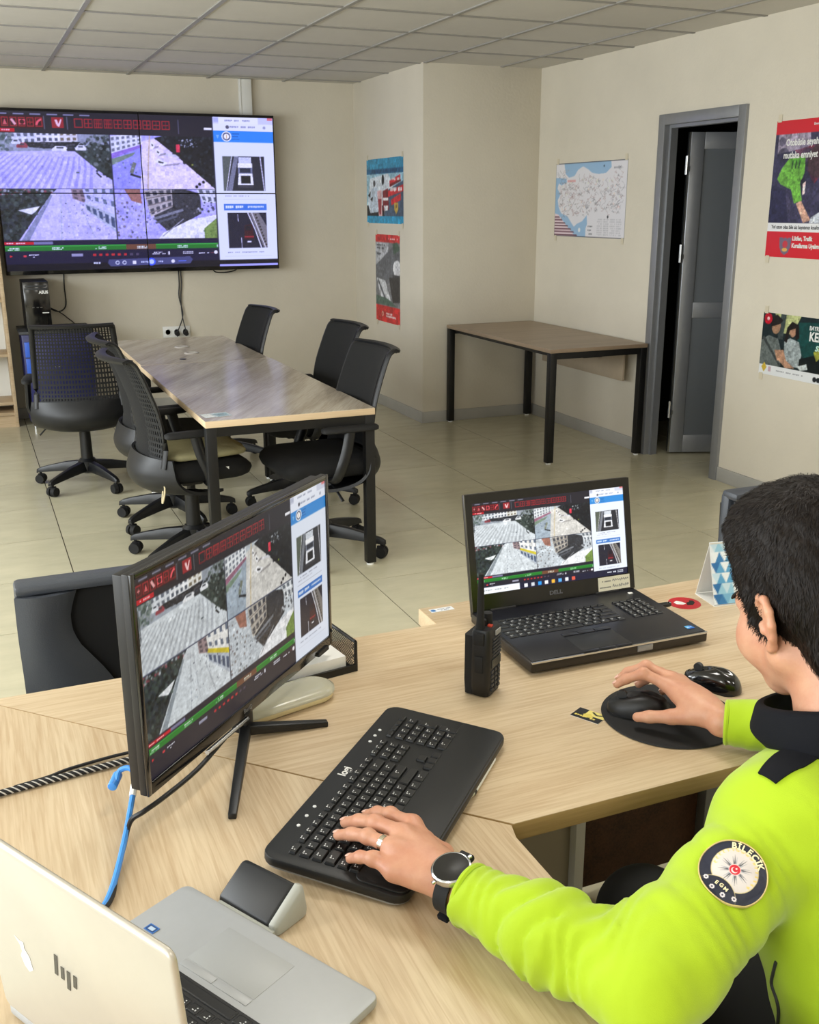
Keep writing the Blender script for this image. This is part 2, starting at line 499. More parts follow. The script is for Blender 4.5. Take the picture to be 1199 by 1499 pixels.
ceil = struct(G().box(ROOM_X0-.15, XR+.15, ROOM_Y0-.15, YB+.15, HC+0.03, HC+0.15).build('ceiling', M_CEIL),
              'suspended ceiling of square off-white tiles in a metal grid', 'ceiling')
CP, CX0, CY0 = 0.606, 0.70, 5.92
ct = None; rest = G()
for i in range(-6, 6):
    for j in range(-15, 5):
        x0 = CX0+i*CP; y0 = CY0+j*0.6; x1 = x0+CP; y1 = y0+0.6
        cx, cy = (x0+x1)/2, (y0+y1)/2
        if any(abs(cx-a) < .2 and abs(cy-b) < .2 for a, b in PANEL_XY): continue
        xa, xb, ya, yb = max(x0, ROOM_X0), min(x1, XR), max(y0, ROOM_Y0), min(y1, YB)
        if y0 > YC-.05: xb = min(xb, max(XC, xa)) if x0 > XC-.02 else xb
        if xb-xa < .02 or yb-ya < .02: continue
        if y0 < 3.4:
            rest.box(xa, xb, ya, yb, HC+.004, HC+.02); continue
        if xb-xa > CP-1e-4 and yb-ya > .6-1e-4:
            if ct is None:
                ct = G().box(-CP/2, CP/2, -.3, .3, HC+.004, HC+.02).build('ceiling_tile', M_CEIL, ceil)
                ct.matrix_local = Matrix.Translation((cx, cy, 0)); continue
            stamp('ceiling_tile', ct, ceil, Matrix.Translation((cx, cy, 0)))
        else:
            G().box(xa, xb, ya, yb, HC+.004, HC+.02).build('ceiling_tile', M_CEIL, ceil)
tag(rest.build('ceiling_tiles_rest', M_CEIL, ceil), kind='stuff')
for i in range(-5, 6):
    x = CX0+i*CP
    G().box(x-.012, x+.012, ROOM_Y0, YB, HC-.003, HC+.01).build('grid_bar', M_TBAR, ceil)
for j in range(-14, 5):
    y = CY0+j*0.6
    G().box(ROOM_X0, XR, y-.012, y+.012, HC-.002, HC+.01).build('grid_bar', M_TBAR, ceil)
M_DIFF = mat('lamp_diffuser', rgb(250, 248, 240), 0.6, emit=((1, .97, .92, 1), 1.6))
for k, (x, y) in enumerate(PANEL_XY):
    t = thing('ceiling_light', 'square recessed ceiling light panel outside the top of the picture', 'light', (x, y, HC), group='recessed ceiling light panels')
    g = G()
    for a in ((-.3, -.275, -.3, .3), (.275, .3, -.3, .3), (-.275, .275, -.3, -.275), (-.275, .275, .275, .3)):
        g.box(a[0], a[1], a[2], a[3], -.006, .02)
    g.build('frame', M_WHITEP, t)
    G().box(-.275, .275, -.275, .275, .002, .012).build('diffuser', M_DIFF, t)

wb = struct(G().box(ROOM_X0-.15, XC, YB, YB+.15, 0, HC+.03).build('wall_back', M_WALL), 'beige painted wall behind the large video screen', 'wall')
wc = struct(G().box(XC, XR+.15, YC, YB+.15, 0, HC+.03).build('wall_column', M_WALL, bevel=.004), 'beige wall projection carrying two small posters', 'wall')
DY0, DY1, DH = 4.79, 5.58, 2.13
wr = struct(G().box(XR, XR+.1, ROOM_Y0-.15, DY0, 0, HC+.03).box(XR, XR+.1, DY1, YC, 0, HC+.03).box(XR, XR+.1, DY0, DY1, DH, HC+.03).build('wall_right', M_WALL),
            'beige wall with the map, the doorway and two road safety posters', 'wall')
g = G(); yy = ROOM_Y0-.15
for a, b in WIN_Y:
    g.box(ROOM_X0-.15, ROOM_X0, yy, a, 0, HC+.03); g.box(ROOM_X0-.15, ROOM_X0, a, b, 0, .95); g.box(ROOM_X0-.15, ROOM_X0, a, b, 2.25, HC+.03); yy = b
g.box(ROOM_X0-.15, ROOM_X0, yy, YB+.15, 0, HC+.03)
struct(g.build('wall_left', M_WALL), 'beige window wall outside the left edge of the picture', 'wall')
struct(G().box(ROOM_X0-.15, XR+.15, ROOM_Y0-.15, ROOM_Y0, 0, HC+.03).build('wall_front', M_WALL), 'beige wall behind the photographer', 'wall')
# windows of the left wall (outside the picture, they let the daylight in)
M_WFR = mat('white_window_frame', rgb(225, 226, 226), 0.4)
for k, (a, b) in enumerate(WIN_Y):
    t = thing('window_%d' % (k+1), 'white framed window in the left wall, number %d from behind the photographer' % (k+1), 'window', (ROOM_X0-.08, (a+b)/2, .95), kind='structure')
    w = (b-a)/2
    g = G()
    for q in ((-w, -w+.06, 0, 1.3), (w-.06, w, 0, 1.3), (-.03, .03, .06, 1.24), (-w+.06, w-.06, 0, .06), (-w+.06, w-.06, 1.24, 1.3)):
        g.box(-.03, .03, q[0], q[1], q[2], q[3])
    g.build('window_frame', M_WFR, t)
# corridor behind the door
M_CORR = mat('corridor_shade', rgb(70, 68, 64), 0.9, var=.05, scale=3)  # wall colour darkened to put the corridor's lack of light into it
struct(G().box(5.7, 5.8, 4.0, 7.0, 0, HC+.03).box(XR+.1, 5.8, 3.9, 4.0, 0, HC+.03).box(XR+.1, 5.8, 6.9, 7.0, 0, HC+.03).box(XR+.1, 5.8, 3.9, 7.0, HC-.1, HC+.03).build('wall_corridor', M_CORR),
       'dim corridor walls seen through the open door', 'wall')

def baseboard(name, label, boxes):
    g = G()
    for b in boxes: g.box(*b)
    return struct(g.build(name, M_BASE, bevel=.002), label, 'baseboard')
BH, BT = .085, .011
baseboard('baseboard_back', 'grey tile skirting under the video wall', [(ROOM_X0, XC-BT, YB-BT, YB, 0, BH)])
baseboard('baseboard_column', 'grey tile skirting around the wall projection', [(XC-BT, XC, YC-BT, YB, 0, BH), (XC, XR-BT, YC-BT, YC, 0, BH)])
baseboard('baseboard_right', 'grey tile skirting along the wall beside the door', [(XR-BT, XR, ROOM_Y0, DY0, 0, BH), (XR-BT, XR, DY1, YC, 0, BH)])
struct(G().box(2.155, 2.245, YB-.045, YB, 2.2, HC).box(2.148, 2.16, YB-.05, YB, 2.2, HC).build('trim_1', M_WHITEP, bevel=.003), 'white vertical cable duct on the wall above the video screen', 'cable duct')

# door
door = thing('door_1', 'grey aluminium door standing open in its frame beside the map', 'door', (XR, DY0, 0), kind='structure')
fw_ = .062; dw = DY1-DY0
g = G()
for a, b in ((0, fw_), (dw-fw_, dw)):
    g.box(-.02, .085, a, b, 0, DH)
g.box(-.02, .085, fw_, dw-fw_, DH-fw_, DH)
fr = g.build('door_frame', M_ALU, door, bevel=.003)
g = G()
for a, b in ((fw_, fw_+.018), (dw-fw_-.018, dw-fw_)):
    g.box(.02, .07, a, b, 0, DH-fw_)
g.box(.02, .07, fw_+.018, dw-fw_-.018, DH-fw_-.018, DH-fw_)
g.build('door_stop', M_ALU, fr)
hx, hy = .165, dw-fw_-.01
LM = Matrix.Translation((hx, hy, 0)) @ Matrix.Rotation(math.atan2(-.135, .357), 4, 'Z')
lw, lh = .66, 2.03
g = G()
g.box(0, .085, -.045, 0, .012, lh, LM).box(lw-.085, lw, -.045, 0, .012, lh, LM)
g.box(.085, lw-.085, -.045, 0, .012, .13, LM).box(.085, lw-.085, -.045, 0, lh-.1, lh, LM).box(.085, lw-.085, -.045, 0, .90, 1.0, LM)
leaf = g.build('door_leaf', M_ALU, door, bevel=.004)
G().box(.083, lw-.083, -.035, -.01, .128, .902, LM).build('lower_panel', M_ALUP, leaf)
G().box(.083, lw-.083, -.035, -.01, .998, lh-.098, LM).build('upper_panel', M_ALUP, leaf)
G().box(-.012, .0, -.04, -.028, .012, lh, LM).box(-.012, 0, -.018, -.006, .012, lh, LM).build('edge_seal', M_CHROME, leaf)
for z in (.25, 1.25, 1.78):
    G().cyl((-.02, -.05, z), (-.02, -.05, z+.11), .011, n=10, M=LM).box(-.03, 0, -.055, -.03, z+.02, z+.05, LM).build('hinge', M_CHROME, leaf)
g = G().cyl((lw-.05, -.045, 1.02), (lw-.05, -.09, 1.02), .01, n=10, M=LM).box(lw-.17, lw-.04, -.1, -.085, 1.01, 1.03, LM)
g.build('handle', M_CHROME, leaf)
# ------------------------------------------------------------------ the traffic camera picture shown on the three screens
def paint_screen(w, h, kind):
    R = Ras(w, h, (26, 24, 36), ss=2, seed=3)
    rnd = random.Random(5)
    wall = kind == 'wall'
    # tool bar
    R.rect(0, 0, .77, .135, (34, 32, 42))
    for k in range(6): R.rect(.02+.055*k, .015, .055+.055*k, .024, (150, 150, 170), .8)
    RED = (158, 34, 44)
    R.rect(0, .03, .175, .105, (58, 18, 28))
    for k in range(6):
        x = .006+.028*k
        for a in ((x, .04, x+.023, .046), (x, .09, x+.023, .096), (x, .04, x+.003, .096), (x+.02, .04, x+.023, .096)): R.rect(*a, RED)
    R.rect(.016, .055, .019, .08, (220, 130, 130)); R.rect(.012, .065, .023, .071, (220, 130, 130)); R.poly([(.046,.05),(.053,.085),(.039,.085)], (210, 90, 95)); R.line([(.068,.052),(.08,.085)], .014, (235,170,170)); R.rect(.066, .05, .072, .062, (235,170,170))
    R.rect(.092, .052, .112, .084, (235, 90, 100)); R.disc(.102, .068, .014, (70, 20, 30))
    R.rect(.119, .066, .138, .071, RED); R.rect(.127, .052, .13, .084, RED); R.line([(.148,.085),(.155,.06),(.166,.05)], .012, (235, 90, 100))
    R.rect(.0, .107, .075, .128, (190, 20, 40)); R.dashes(.005, .06, .113, .01, (250, 200, 200), 8, 2)
    for a in ((.2, .035, .24, .1),): R.rect(*a, (150, 34, 44)); R.poly([(.21,.05),(.218,.05),(.222,.075),(.23,.045),(.234,.05),(.224,.095),(.216,.085)], (240, 200, 200))
    for k in range(10):
        x = .275+.034*k
        for a in ((x, .04, x+.029, .046), (x, .09, x+.029, .096), (x, .04, x+.003, .096), (x+.026, .04, x+.029, .096)): R.rect(*a, RED)
        if k:
            R.rect(x+.013, .046, x+.016, .09, RED); R.rect(x+.004, .066, x+.025, .071, RED)
            if k in (2, 3): R.rect(x+.007, .046, x+.009, .09, RED); R.rect(x+.02, .046, x+.022, .09, RED)
    R.rect(.17+.003, .03, .176, .11, (90, 90, 100)); R.rect(.25, .03, .253, .11, (90, 90, 100)); R.rect(.64, .03, .643, .12, (80, 80, 95))
    R.rect(.735, .075, .765, .09, (240, 240, 245))
    g1 = (205, 212, 216) if not wall else (196, 192, 245)
    g2 = (188, 196, 202) if not wall else (176, 172, 236)
    DK = [(26, 34, 34), (44, 56, 52), (62, 76, 70), (18, 24, 26), (86, 98, 92)]
    # view 1: zebra crossing on a wide junction
    R.win(0, .135, .392, .475)
    R.rect(0, 0, 1, 1, g1)
    R.poly([(0,0),(1,0),(1,.2),(.55,.3),(0,.34)], (150, 158, 168))
    R.facade([(.08,-.02),(.36,-.02),(.36,.17),(.1,.2)], 2, 5, (212, 218, 222), (96, 104, 116)); R.facade([(.36,-.05),(.56,-.05),(.56,.15),(.36,.16)], 2, 4, (232, 234, 236), (80, 88, 100)); R.facade([(.56,-.05),(.72,-.05),(.72,.13),(.56,.15)], 2, 3, (222, 222, 216), (120, 110, 90))
    R.leaves(0, 0, .16, .3, 60, [(92, 110, 104), (60, 78, 74), (130, 142, 138)], .03, seed=1)
    R.poly([(.26,.16),(.74,.14),(.7,.23),(.56,.28),(.3,.25)], (30, 34, 42)); R.leaves(.27, .15, .7, .25, 30, [(20, 22, 28), (60, 64, 74), (90, 90, 96)], .02, seed=2)
    R.line([(.02,.05),(.03,.5)], .02, (60, 66, 72)); R.line([(.005,.3),(.02,.55)], .03, (50, 56, 60))
    for k in range(18):      # zebra bars fan out from the left
        t = k/17; a = (.06+.74*t, .36+.05*math.sin(2.4*t)); m_ = (-.12+.93*t, .62); b = (-.42+1.2*t, 1.05)
        R.poly([a, (a[0]+.014, a[1]), (m_[0]+.024, m_[1]), (b[0]+.034, b[1]), (b[0], b[1]), (m_[0], m_[1])], (158, 164, 170) if not wall else (146, 142, 214), .65)
    tp = [(.70,.28),(.8,.05),(1,0),(1,.82),(.86,.66),(.78,.44)]
    R.poly([(.68,.3),(.86,.15),(1,.2),(1,.84),(.88,.66)], (52, 62, 60)); R.leaves(.66, 0, 1, .85, 260, DK+[(120, 130, 126)], .028, tp, seed=3)
    for x, y, s_, c in ((.24,.2,.05,(140,60,70)),(.56,.25,.075,(236,238,240)),(.655,.25,.04,(40,44,52)),(.74,.23,.05,(225,228,230)),(.19,.14,.04,(210,215,220))):
        R.poly([(x-s_,y+.03),(x-s_*.5,y-.03),(x+s_*.6,y-.03),(x+s_,y+.02),(x+s_*.9,y+.06),(x-s_*.9,y+.06)], c); R.rect(x-s_*.4, y-.015, x+s_*.4, y+.01, (60, 66, 76))
    R.line([(.86,.7),(.9,.78)], .03, (30, 32, 36)); R.rect(.68, .68, .71, .71, (90, 100, 105)); R.photo(.32)
    # view 2: avenue with cars, trees in shade on the right
    R.win(.392, .135, .768, .475)
    R.rect(0, 0, 1, 1, g2)
    R.poly([(.28,.12),(.44,.04),(1,.98),(1,1),(.12,1)], (208, 206, 200) if not wall else (228, 216, 238))
    R.poly([(0,.35),(.3,.2),(.26,1),(0,1)], (158, 172, 184) if not wall else (150, 150, 232))
    R.facade([(0,.02),(.3,-.03),(.3,.16),(0,.34)], 3, 6, (220, 224, 226), (112, 118, 128)); R.poly([(0,.34),(.3,.16),(.3,.21),(0,.44)], (150, 104, 124) if not wall else (140, 110, 190)); R.poly([(0,.44),(.24,.3),(.2,.38),(0,.56)], (120, 140, 120))
    R.line([(.38,.0),(.35,.5),(.33,1)], .03, (196, 178, 138), .8); R.line([(.4,.1),(.42,1)], .012, (240, 240, 240), .5)
    tp = [(.42,.04),(.6,-.05),(1,-.05),(1,1.0),(.66,.42)]
    R.poly(tp, (22, 24, 32)); R.leaves(.4, 0, 1, 1, 420, [(16, 18, 26), (34, 42, 46), (50, 58, 62), (10, 12, 18), (24, 28, 36)], .025, tp, seed=4)
    R.leaves(.66, .04, .84, .2, 26, [(190, 200, 205), (150, 160, 168), (220, 226, 228)], .012, seed=5)
    R.rect(.63, .15, .665, .3, (224, 56, 80)); R.disc(.78, .53, .02, (130, 140, 60)); R.poly([(.46,.32),(.62,.34),(.66,.4),(.52,.36)], (206, 206, 210))
    for x, y, s_ in ((.47,.47,.06),(.45,.28,.025),(.4,.15,.02)):
        R.poly([(x-s_,y),(x-s_*.3,y-.05),(x+s_,y+.02),(x+s_,y+.07),(x,y+.09)], (242, 242, 242)); R.poly([(x-s_*.4,y-.01),(x+s_*.5,y+.02),(x+s_*.4,y+.045),(x-s_*.4,y+.03)], (60, 62, 66)); R.poly([(x+s_,y+.05),(x+s_*3.2,y+.03),(x+s_*2.8,y+.07),(x,y+.1)], (120, 116, 116), .6)
    R.line([(.22,.5),(.18,.7)], .07, (116, 122, 108)); R.line([(.17,.72),(.27,.78)], .04, (40, 44, 50)); R.leaves(.02, .5, .3, .95, 16, [(90, 100, 120), (170, 180, 190)], .02, seed=6)
    for x, y in ((.84,.9),(.88,.86),(.81,.95)): R.disc(x, y, .03, (24, 24, 30))
    R.photo(.32)
    # view 3: boulevard seen from above, arcaded shops on the right
    R.win(0, .475, .392, .805)
    R.rect(0, 0, 1, 1, g1)
    tp = [(0,0),(.5,0),(.44,.12),(.13,1),(0,1)]
    R.poly(tp, (44, 52, 58)); R.leaves(0, 0, .5, 1, 300, DK, .035, tp, seed=7)
    R.leaves(0, 0, .5, .12, 40, [(190, 196, 200), (120, 128, 132), (150, 70, 84)], .02, seed=8); R.poly([(.15,.42),(.34,.34),(.3,.44),(.26,.5)], (230, 234, 236))
    R.poly([(.46,.06),(.6,.04),(1,.86),(1,1),(.15,1)], g1); R.poly([(.15,1),(.44,.12),(.46,.13),(.22,1)], (110, 120, 128), .7); R.line([(.53,.1),(.5,1)], .02, (176, 182, 188)); R.line([(.56,.1),(.62,1)], .012, (176, 182, 188))
    R.facade([(.62,0),(.74,0),(.76,.3),(.63,.2)], 3, 2, (150, 130, 132), (90, 80, 88))
    R.facade([(.72,-.06),(1.02,-.06),(1.02,.45),(.74,.22)], 2, 4, (230, 230, 226) if not wall else (196, 198, 244), (100, 112, 130), .45)
    R.poly([(.74,.22),(1,.43),(1,.52),(.73,.28)], (206, 188, 44) if not wall else (200, 200, 238))
    R.facade([(.73,.28),(1,.52),(1,.86),(.74,.42)], 1, 5, (176, 184, 194), (70, 84, 110), .6)
    R.leaves(.5, .1, .95, .9, 46, [(60, 64, 76), (120, 110, 116), (90, 96, 110), (140, 150, 160)], .012, seed=9); R.line([(.7,.4),(.8,.95)], .015, (160, 166, 172)); R.photo(.32)
    # view 4: street corner with a dark block
    R.win(.392, .475, .768, .805)
    R.rect(0, 0, 1, 1, g2)
    R.leaves(0, 0, .34, 1, 90, [(60, 64, 70), (120, 112, 108), (150, 156, 160), (96, 80, 84), (214, 220, 224)], .02, seed=10); R.poly([(.1,.0),(.25,0),(.26,.3),(.16,.24)], (150, 104, 90))
    tp = [(.3,.02),(.6,-.05),(.84,.08),(.84,.5),(.5,.86),(.38,.62)]
    R.poly(tp, (52, 54, 60)); R.leaves(.3, 0, .85, .9, 240, [(28, 30, 36), (70, 72, 76), (44, 46, 52), (104, 104, 106)], .02, tp, seed=11)
    R.facade([(.28,.02),(.56,-.02),(.56,.36),(.34,.56)], 3, 4, (176, 170, 160), (70, 72, 80), .6)
    for k in range(3): R.line([(.3+.012*k,.2+.14*k),(.56,.1+.12*k)], .02, (120, 112, 106))
    R.line([(.36,.6),(.66,.42)], .05, (120, 124, 130)); R.line([(.38,.68),(.6,.55)], .04, (84, 88, 96))
    R.poly([(.45,.88),(.72,.62),(1,.52),(1,1),(.4,1)], (232, 234, 236)); R.poly([(.86,1),(.86,.8),(1,.58),(1,1)], (118, 146, 70)); R.leaves(.86, .6, 1, 1, 30, [(90, 120, 60), (140, 166, 90)], .02, [(.86,1),(.86,.8),(1,.58),(1,1)], seed=12)
    R.line([(.44,.95),(.66,.6)], .02, (150, 152, 156)); R.facade([(.8,-.02),(1.02,-.02),(1.02,.3),(.86,.26)], 2, 3, (214, 218, 220), (96, 104, 112)); R.leaves(.8, .25, 1, .48, 30, [(36, 38, 44), (60, 62, 68), (200, 204, 208)], .022, seed=13)
    R.photo(.4)
    R.full()
    R.rect(.390, .135, .394, .805, (40, 44, 60)); R.rect(0, .472, .768, .477, (60, 66, 90))
    # timeline and transport controls
    R.rect(0, .805, .77, 1, (30, 28, 44) if not wall else (22, 20, 50))
    R.rect(0, .812, .1, .83, (200, 24, 44)); R.dashes(.008, .08, .818, .007, (250,200,200), 9, 4); R.rect(.1, .812, .165, .83, (120, 118, 150))
    R.rect(0, .838, .77, .872, (30, 120, 40)); R.rect(0, .838, .77, .845, (52, 160, 60)); R.rect(.42, .838, .53, .872, (110, 70, 50))
    for k in range(6): R.dashes(.01+.15*k, .05+.15*k, .85, .007, (230, 245, 230), 7, k); R.dashes(.01+.15*k, .05+.15*k, .86, .006, (230, 245, 230), 7, k+9)
    for k in range(8): R.rect(.3+.022*k, .895, .311+.022*k, .91, (190, 40, 50) if k < 6 else (80, 70, 90))
    R.dashes(.08, .12, .893, .008, (220, 220, 230), 6, 1); R.dashes(.08, .105, .906, .008, (220, 220, 230), 4, 2); R.rect(.225, .893, .265, .91, (150, 150, 170))
    R.poly([(.015,.895),(.025,.903),(.015,.911)], (210, 40, 50)); R.rect(.06, .896, .07, .908, (210, 60, 70))
    R.dashes(.52, .56, .89, .007, (230,230,240), 6, 3); R.dashes(.515, .565, .9, .007, (230,230,240), 7, 5); R.rect(.574, .888, .58, .91, (230, 230, 240))
    R.dashes(.63, .67, .89, .007, (230,230,240), 6, 6); R.dashes(.63, .67, .901, .007, (230,230,240), 6, 7); R.dashes(.69, .73, .9, .008, (230,230,240), 5, 8); R.rect(.735, .9, .765, .903, (200, 90, 90)); R.disc(.755, .9, .012, (240,240,245))
    # browser with number plate pictures
    bx0 = .768
    R.win(bx0, 0, 1, 1)
    R.rect(0, 0, 1, 1, (226, 233, 246))
    R.rect(0, 0, 1, .045, (206, 210, 226)); R.rect(.1, .004, .75, .045, (236, 240, 250)); R.dashes(.2, .62, .02, .012, (150,155,175), 16, 1); R.rect(.02, .01, .1, .035, (180, 186, 205)); R.rect(.9, .0, .99, .02, (220, 120, 120))
    R.rect(0, .045, 1, .09, (232, 237, 248)); R.dashes(.28, .7, .06, .012, (150,155,175), 14, 3); R.disc(.24, .067, .012, (90, 90, 100)); R.disc(.85, .067, .01, (160,165,180))
    R.rect(0, .092, 1, .165, (48, 138, 212)); R.disc(.22, .128, .033, (240, 244, 250)); R.disc(.22, .128, .026, (70, 80, 110)); R.disc(.22, .128, .018, (250,250,250)); R.rect(.215, .118, .225, .14, (200, 140, 40))
    for k in range(3): R.rect(.31, .108+.017*k, .31+(.12, .1, .12)[k], .113+.017*k, (28, 92, 160))
    R.poly([(.05,.12),(.1,.12),(.075,.145)], (120, 180, 230))
    # picture a: white lorry from above
    R.win(bx0+.232*.135, .255, bx0+.232*.83, .485)
    R.rect(0, 0, 1, 1, (40, 42, 50)); R.poly([(0,0),(.25,0),(.05,1),(0,1)], (88, 96, 84)); R.poly([(.28,0),(.38,0),(.2,1),(.08,1)], (120, 124, 132)); R.line([(.9,0),(.98,1)], .03, (200,200,205)); R.line([(.22,0),(.06,1)], .02, (220,220,225))
    R.rect(.38, .03, .68, .5, (206, 212, 220)); R.rect(.36, .2, .7, .32, (244, 246, 250)); R.rect(.36, .32, .7, .5, (120, 126, 140)); R.rect(.4, .34, .66, .47, (40, 46, 60))
    R.poly([(.37,.5),(.7,.5),(.72,.82),(.34,.82)], (238, 240, 246)); R.rect(.42, .56, .65, .78, (24, 26, 32)); R.rect(.34, .82, .72, .9, (60, 60, 66)); R.grain(.05, 3)
    R.win(bx0, 0, 1, 1)
    R.dashes(.15, .7, .5, .008, (150,150,165), 20, 2); R.dashes(.15, .55, .52, .007, (170,170,182), 18, 3); R.rect(.12, .545, .84, .548, (190, 194, 206))
    R.rect(.12, .575, .84, .62, (62, 120, 196)); R.dashes(.15, .45, .588, .018, (225,235,248), 9, 5); R.dashes(.52, .82, .59, .013, (215,226,244), 12, 6)
    # picture b: dark red car from behind
    R.win(bx0+.232*.17, .635, bx0+.232*.83, .875)
    R.rect(0, 0, 1, 1, (32, 32, 48)); R.line([(.52,0),(.7,.5),(.84,1)], .03, (225,225,230)); R.poly([(.56,0),(.8,0),(1,.4),(1,1),(.9,1)], (120, 116, 112)); R.line([(.62,0),(.95,1)], .02, (230,230,235))
    for k in range(12): R.disc(.72+.025*k, .06+.085*k, .03, (60, 56, 52))
    R.line([(.26,.05),(.27,.25)], .02, (190,190,200)); R.line([(.33,.7),(.34,1)], .02, (190,190,200))
    R.poly([(.43,.35),(.62,.33),(.66,.75),(.4,.76)], (62, 22, 34)); R.rect(.44, .36, .6, .5, (30, 26, 38)); R.rect(.41, .66, .65, .7, (150, 40, 50)); R.rect(.48, .8, .58, .84, (220,220,225)); R.grain(.06, 3)
    R.win(bx0, 0, 1, 1)
    R.dashes(.15, .8, .9, .008, (150,155,170), 22, 8); R.rect(.1, .93, .9, .932, (196, 200, 212))
    R.full()
    R.rect(.765, 0, .769, 1, (40, 40, 56))
    if wall:
        R.rect(0, .955, 1, 1, (8, 7, 26)); R.rect(.768, .985, 1, 1, (170, 170, 220))
        R.poly([(.355,.935),(.655,.925),(.665,.945),(.655,.972),(.36,.98),(.35,.958)], (70, 74, 110))
        for x in (.385, .41): R.disc(x, .957, .013, (220, 225, 240)); R.disc(x, .957, .008, (70,74,110))
        R.rect(.44, .947, .452, .968, (235,235,245)); R.disc(.51, .955, .026, (60, 90, 230)); R.disc(.51, .955, .016, (190, 210, 255)); R.dashes(.47, .5, .95, .012, (200,210,235), 4, 3); R.dashes(.535, .56, .95, .012, (200,210,235), 4, 4); R.disc(.59, .955, .012, (235,235,245)); R.rect(.61, .953, .64, .957, (90,120,240)); R.dashes(.3, .325, .95, .012, (220,225,240), 3, 5)
        R.tint((.90, .90, 1.14))
    elif kind == 'laptop':
        R.rect(0, .925, 1, 1, (22, 24, 52)); R.rect(.0, .93, .27, 1.0, (236, 240, 244)); R.dashes(.02, .2, .958, .012, (150,155,160), 12, 3)
        for k in range(8):
            R.rect(.3+.045*k, .945, .322+.045*k, .985, [(236,238,242),(210,214,220),(40,150,230),(240,240,240),(235,180,60),(90,170,230),(240,242,244),(220,90,70)][k])
        R.dashes(.86, .92, .955, .016, (220,225,235), 6, 4); R.dashes(.93, .97, .948, .01, (220,225,235), 4, 6); R.dashes(.93, .97, .966, .01, (220,225,235), 4, 7)
    R.rect(0, 0, 1, .004, (20, 20, 30))
    return R.out()

# ------------------------------------------------------------------ video wall (2 x 2 displays hung as one)
VW_X0, VW_X1, VW_Z0, VW_Z1, VW_Y = 0.285, 2.39, 1.108, 2.285, 8.36
vw = thing('video_wall', 'large wall-mounted video wall of four displays showing traffic cameras', 'screen', (VW_X0, VW_Y, VW_Z0))
vw_w, vw_h = VW_X1-VW_X0, VW_Z1-VW_Z0
img = paint_screen(440, 252, 'wall')
M_SCREEN_W = print_mat('video_wall_picture', .25, 0.68)
b = .012; bz = .02
G().box(.1, vw_w-.1, .05, .14, .15, vw_h-.15).build('wall_bracket', M_BLACKM, vw)
pw, ph = vw_w/2, vw_h/2
for i in range(2):
    for j in range(2):
        p = G().box(i*pw+.0008, (i+1)*pw-.0008, .004, .075, j*ph+.0008, (j+1)*ph-.0008).build('display_panel', M_GLOSS, vw, bevel=.003)
        # visible picture area of this panel
        xa = i*pw+(b if i == 0 else .004); xb = (i+1)*pw-(b if i == 1 else .004)
        za = j*ph+(.03 if j == 0 else .004); zb = (j+1)*ph-(bz if j == 1 else .004)
        tx0, tx1, tz0, tz1 = b, vw_w-b, .03, vw_h-bz
        H_, W_ = img.shape[:2]
        c0 = int((xa-tx0)/(tx1-tx0)*W_); c1 = max(c0+2, int(round((xb-tx0)/(tx1-tx0)*W_)))
        r0 = int((tz1-zb)/(tz1-tz0)*H_); r1 = int(round((tz1-za)/(tz1-tz0)*H_))
        print_mesh('screen_picture', img[max(r0,0):r1, max(c0,0):c1], xb-xa, zb-za, frame(((xa+xb)/2, .002, (za+zb)/2), (1,0,0), (0,0,1)), M_SCREEN_W, p)
# ------------------------------------------------------------------ conference tables
M_TOPG = wood('grey_oak_veneer', rgb(212, 201, 184), rgb(164, 151, 134), rot=-math.radians(59), across=.8, rough=.2, fine=.4, broad=.7, spec=.6)
M_EDGE = wood('pale_edge_band', rgb(226, 202, 168), rgb(196, 168, 132), rough=.45, fine=.3, broad=.3)
def leg(g, x, y, z1, s=.022):
    g.box(x-s, x+s, y-s, y+s, .012, z1)
def long_table(name, label, x0, x1, y0, y1, group):
    t = thing(name, label, 'table', ((x0+x1)/2, (y0+y1)/2, 0), group=group)
    w, d = (x1-x0)/2, (y1-y0)/2
    top = G().box(-w, w, -d, d, .71, .7385).build('tabletop', M_EDGE, t, bevel=.0015)
    G().box(-w+.001, w-.001, -d+.001, d-.001, .738, .74).build('veneer', M_TOPG, top)
    for sx in (-1, 1):
        for sy in (-1, 1):
            g = G(); leg(g, sx*(w-.024), sy*(d-.024), .71)
            l = g.build('leg', M_BLACKM, t, bevel=.002)
            G().cyl((sx*(w-.024), sy*(d-.024), 0), (sx*(w-.024), sy*(d-.024), .012), .018, n=12).build('foot', M_WHITEP, l)
    for sy in (-1, 1):
        G().box(-w+.046, w-.046, sy*(d-.024)-.02, sy*(d-.024)+.02, .67, .71).build('end_rail', M_BLACKM, t)
    for sx in (-1, 1):
        G().box(sx*(w-.06)-.02, sx*(w-.06)+.02, -d+.046, d-.046, .67, .708).build('side_rail', M_BLACKM, t)
    return t
tn = long_table('conference_table', 'near half of the long conference table, grey oak top on black legs', .852, 1.612, 4.19, 5.895, 'tables pushed end to end')
tf = long_table('conference_table', 'far half of the long conference table, by the wall socket, with cable holes', .860, 1.604, 5.905, 7.10, 'tables pushed end to end')
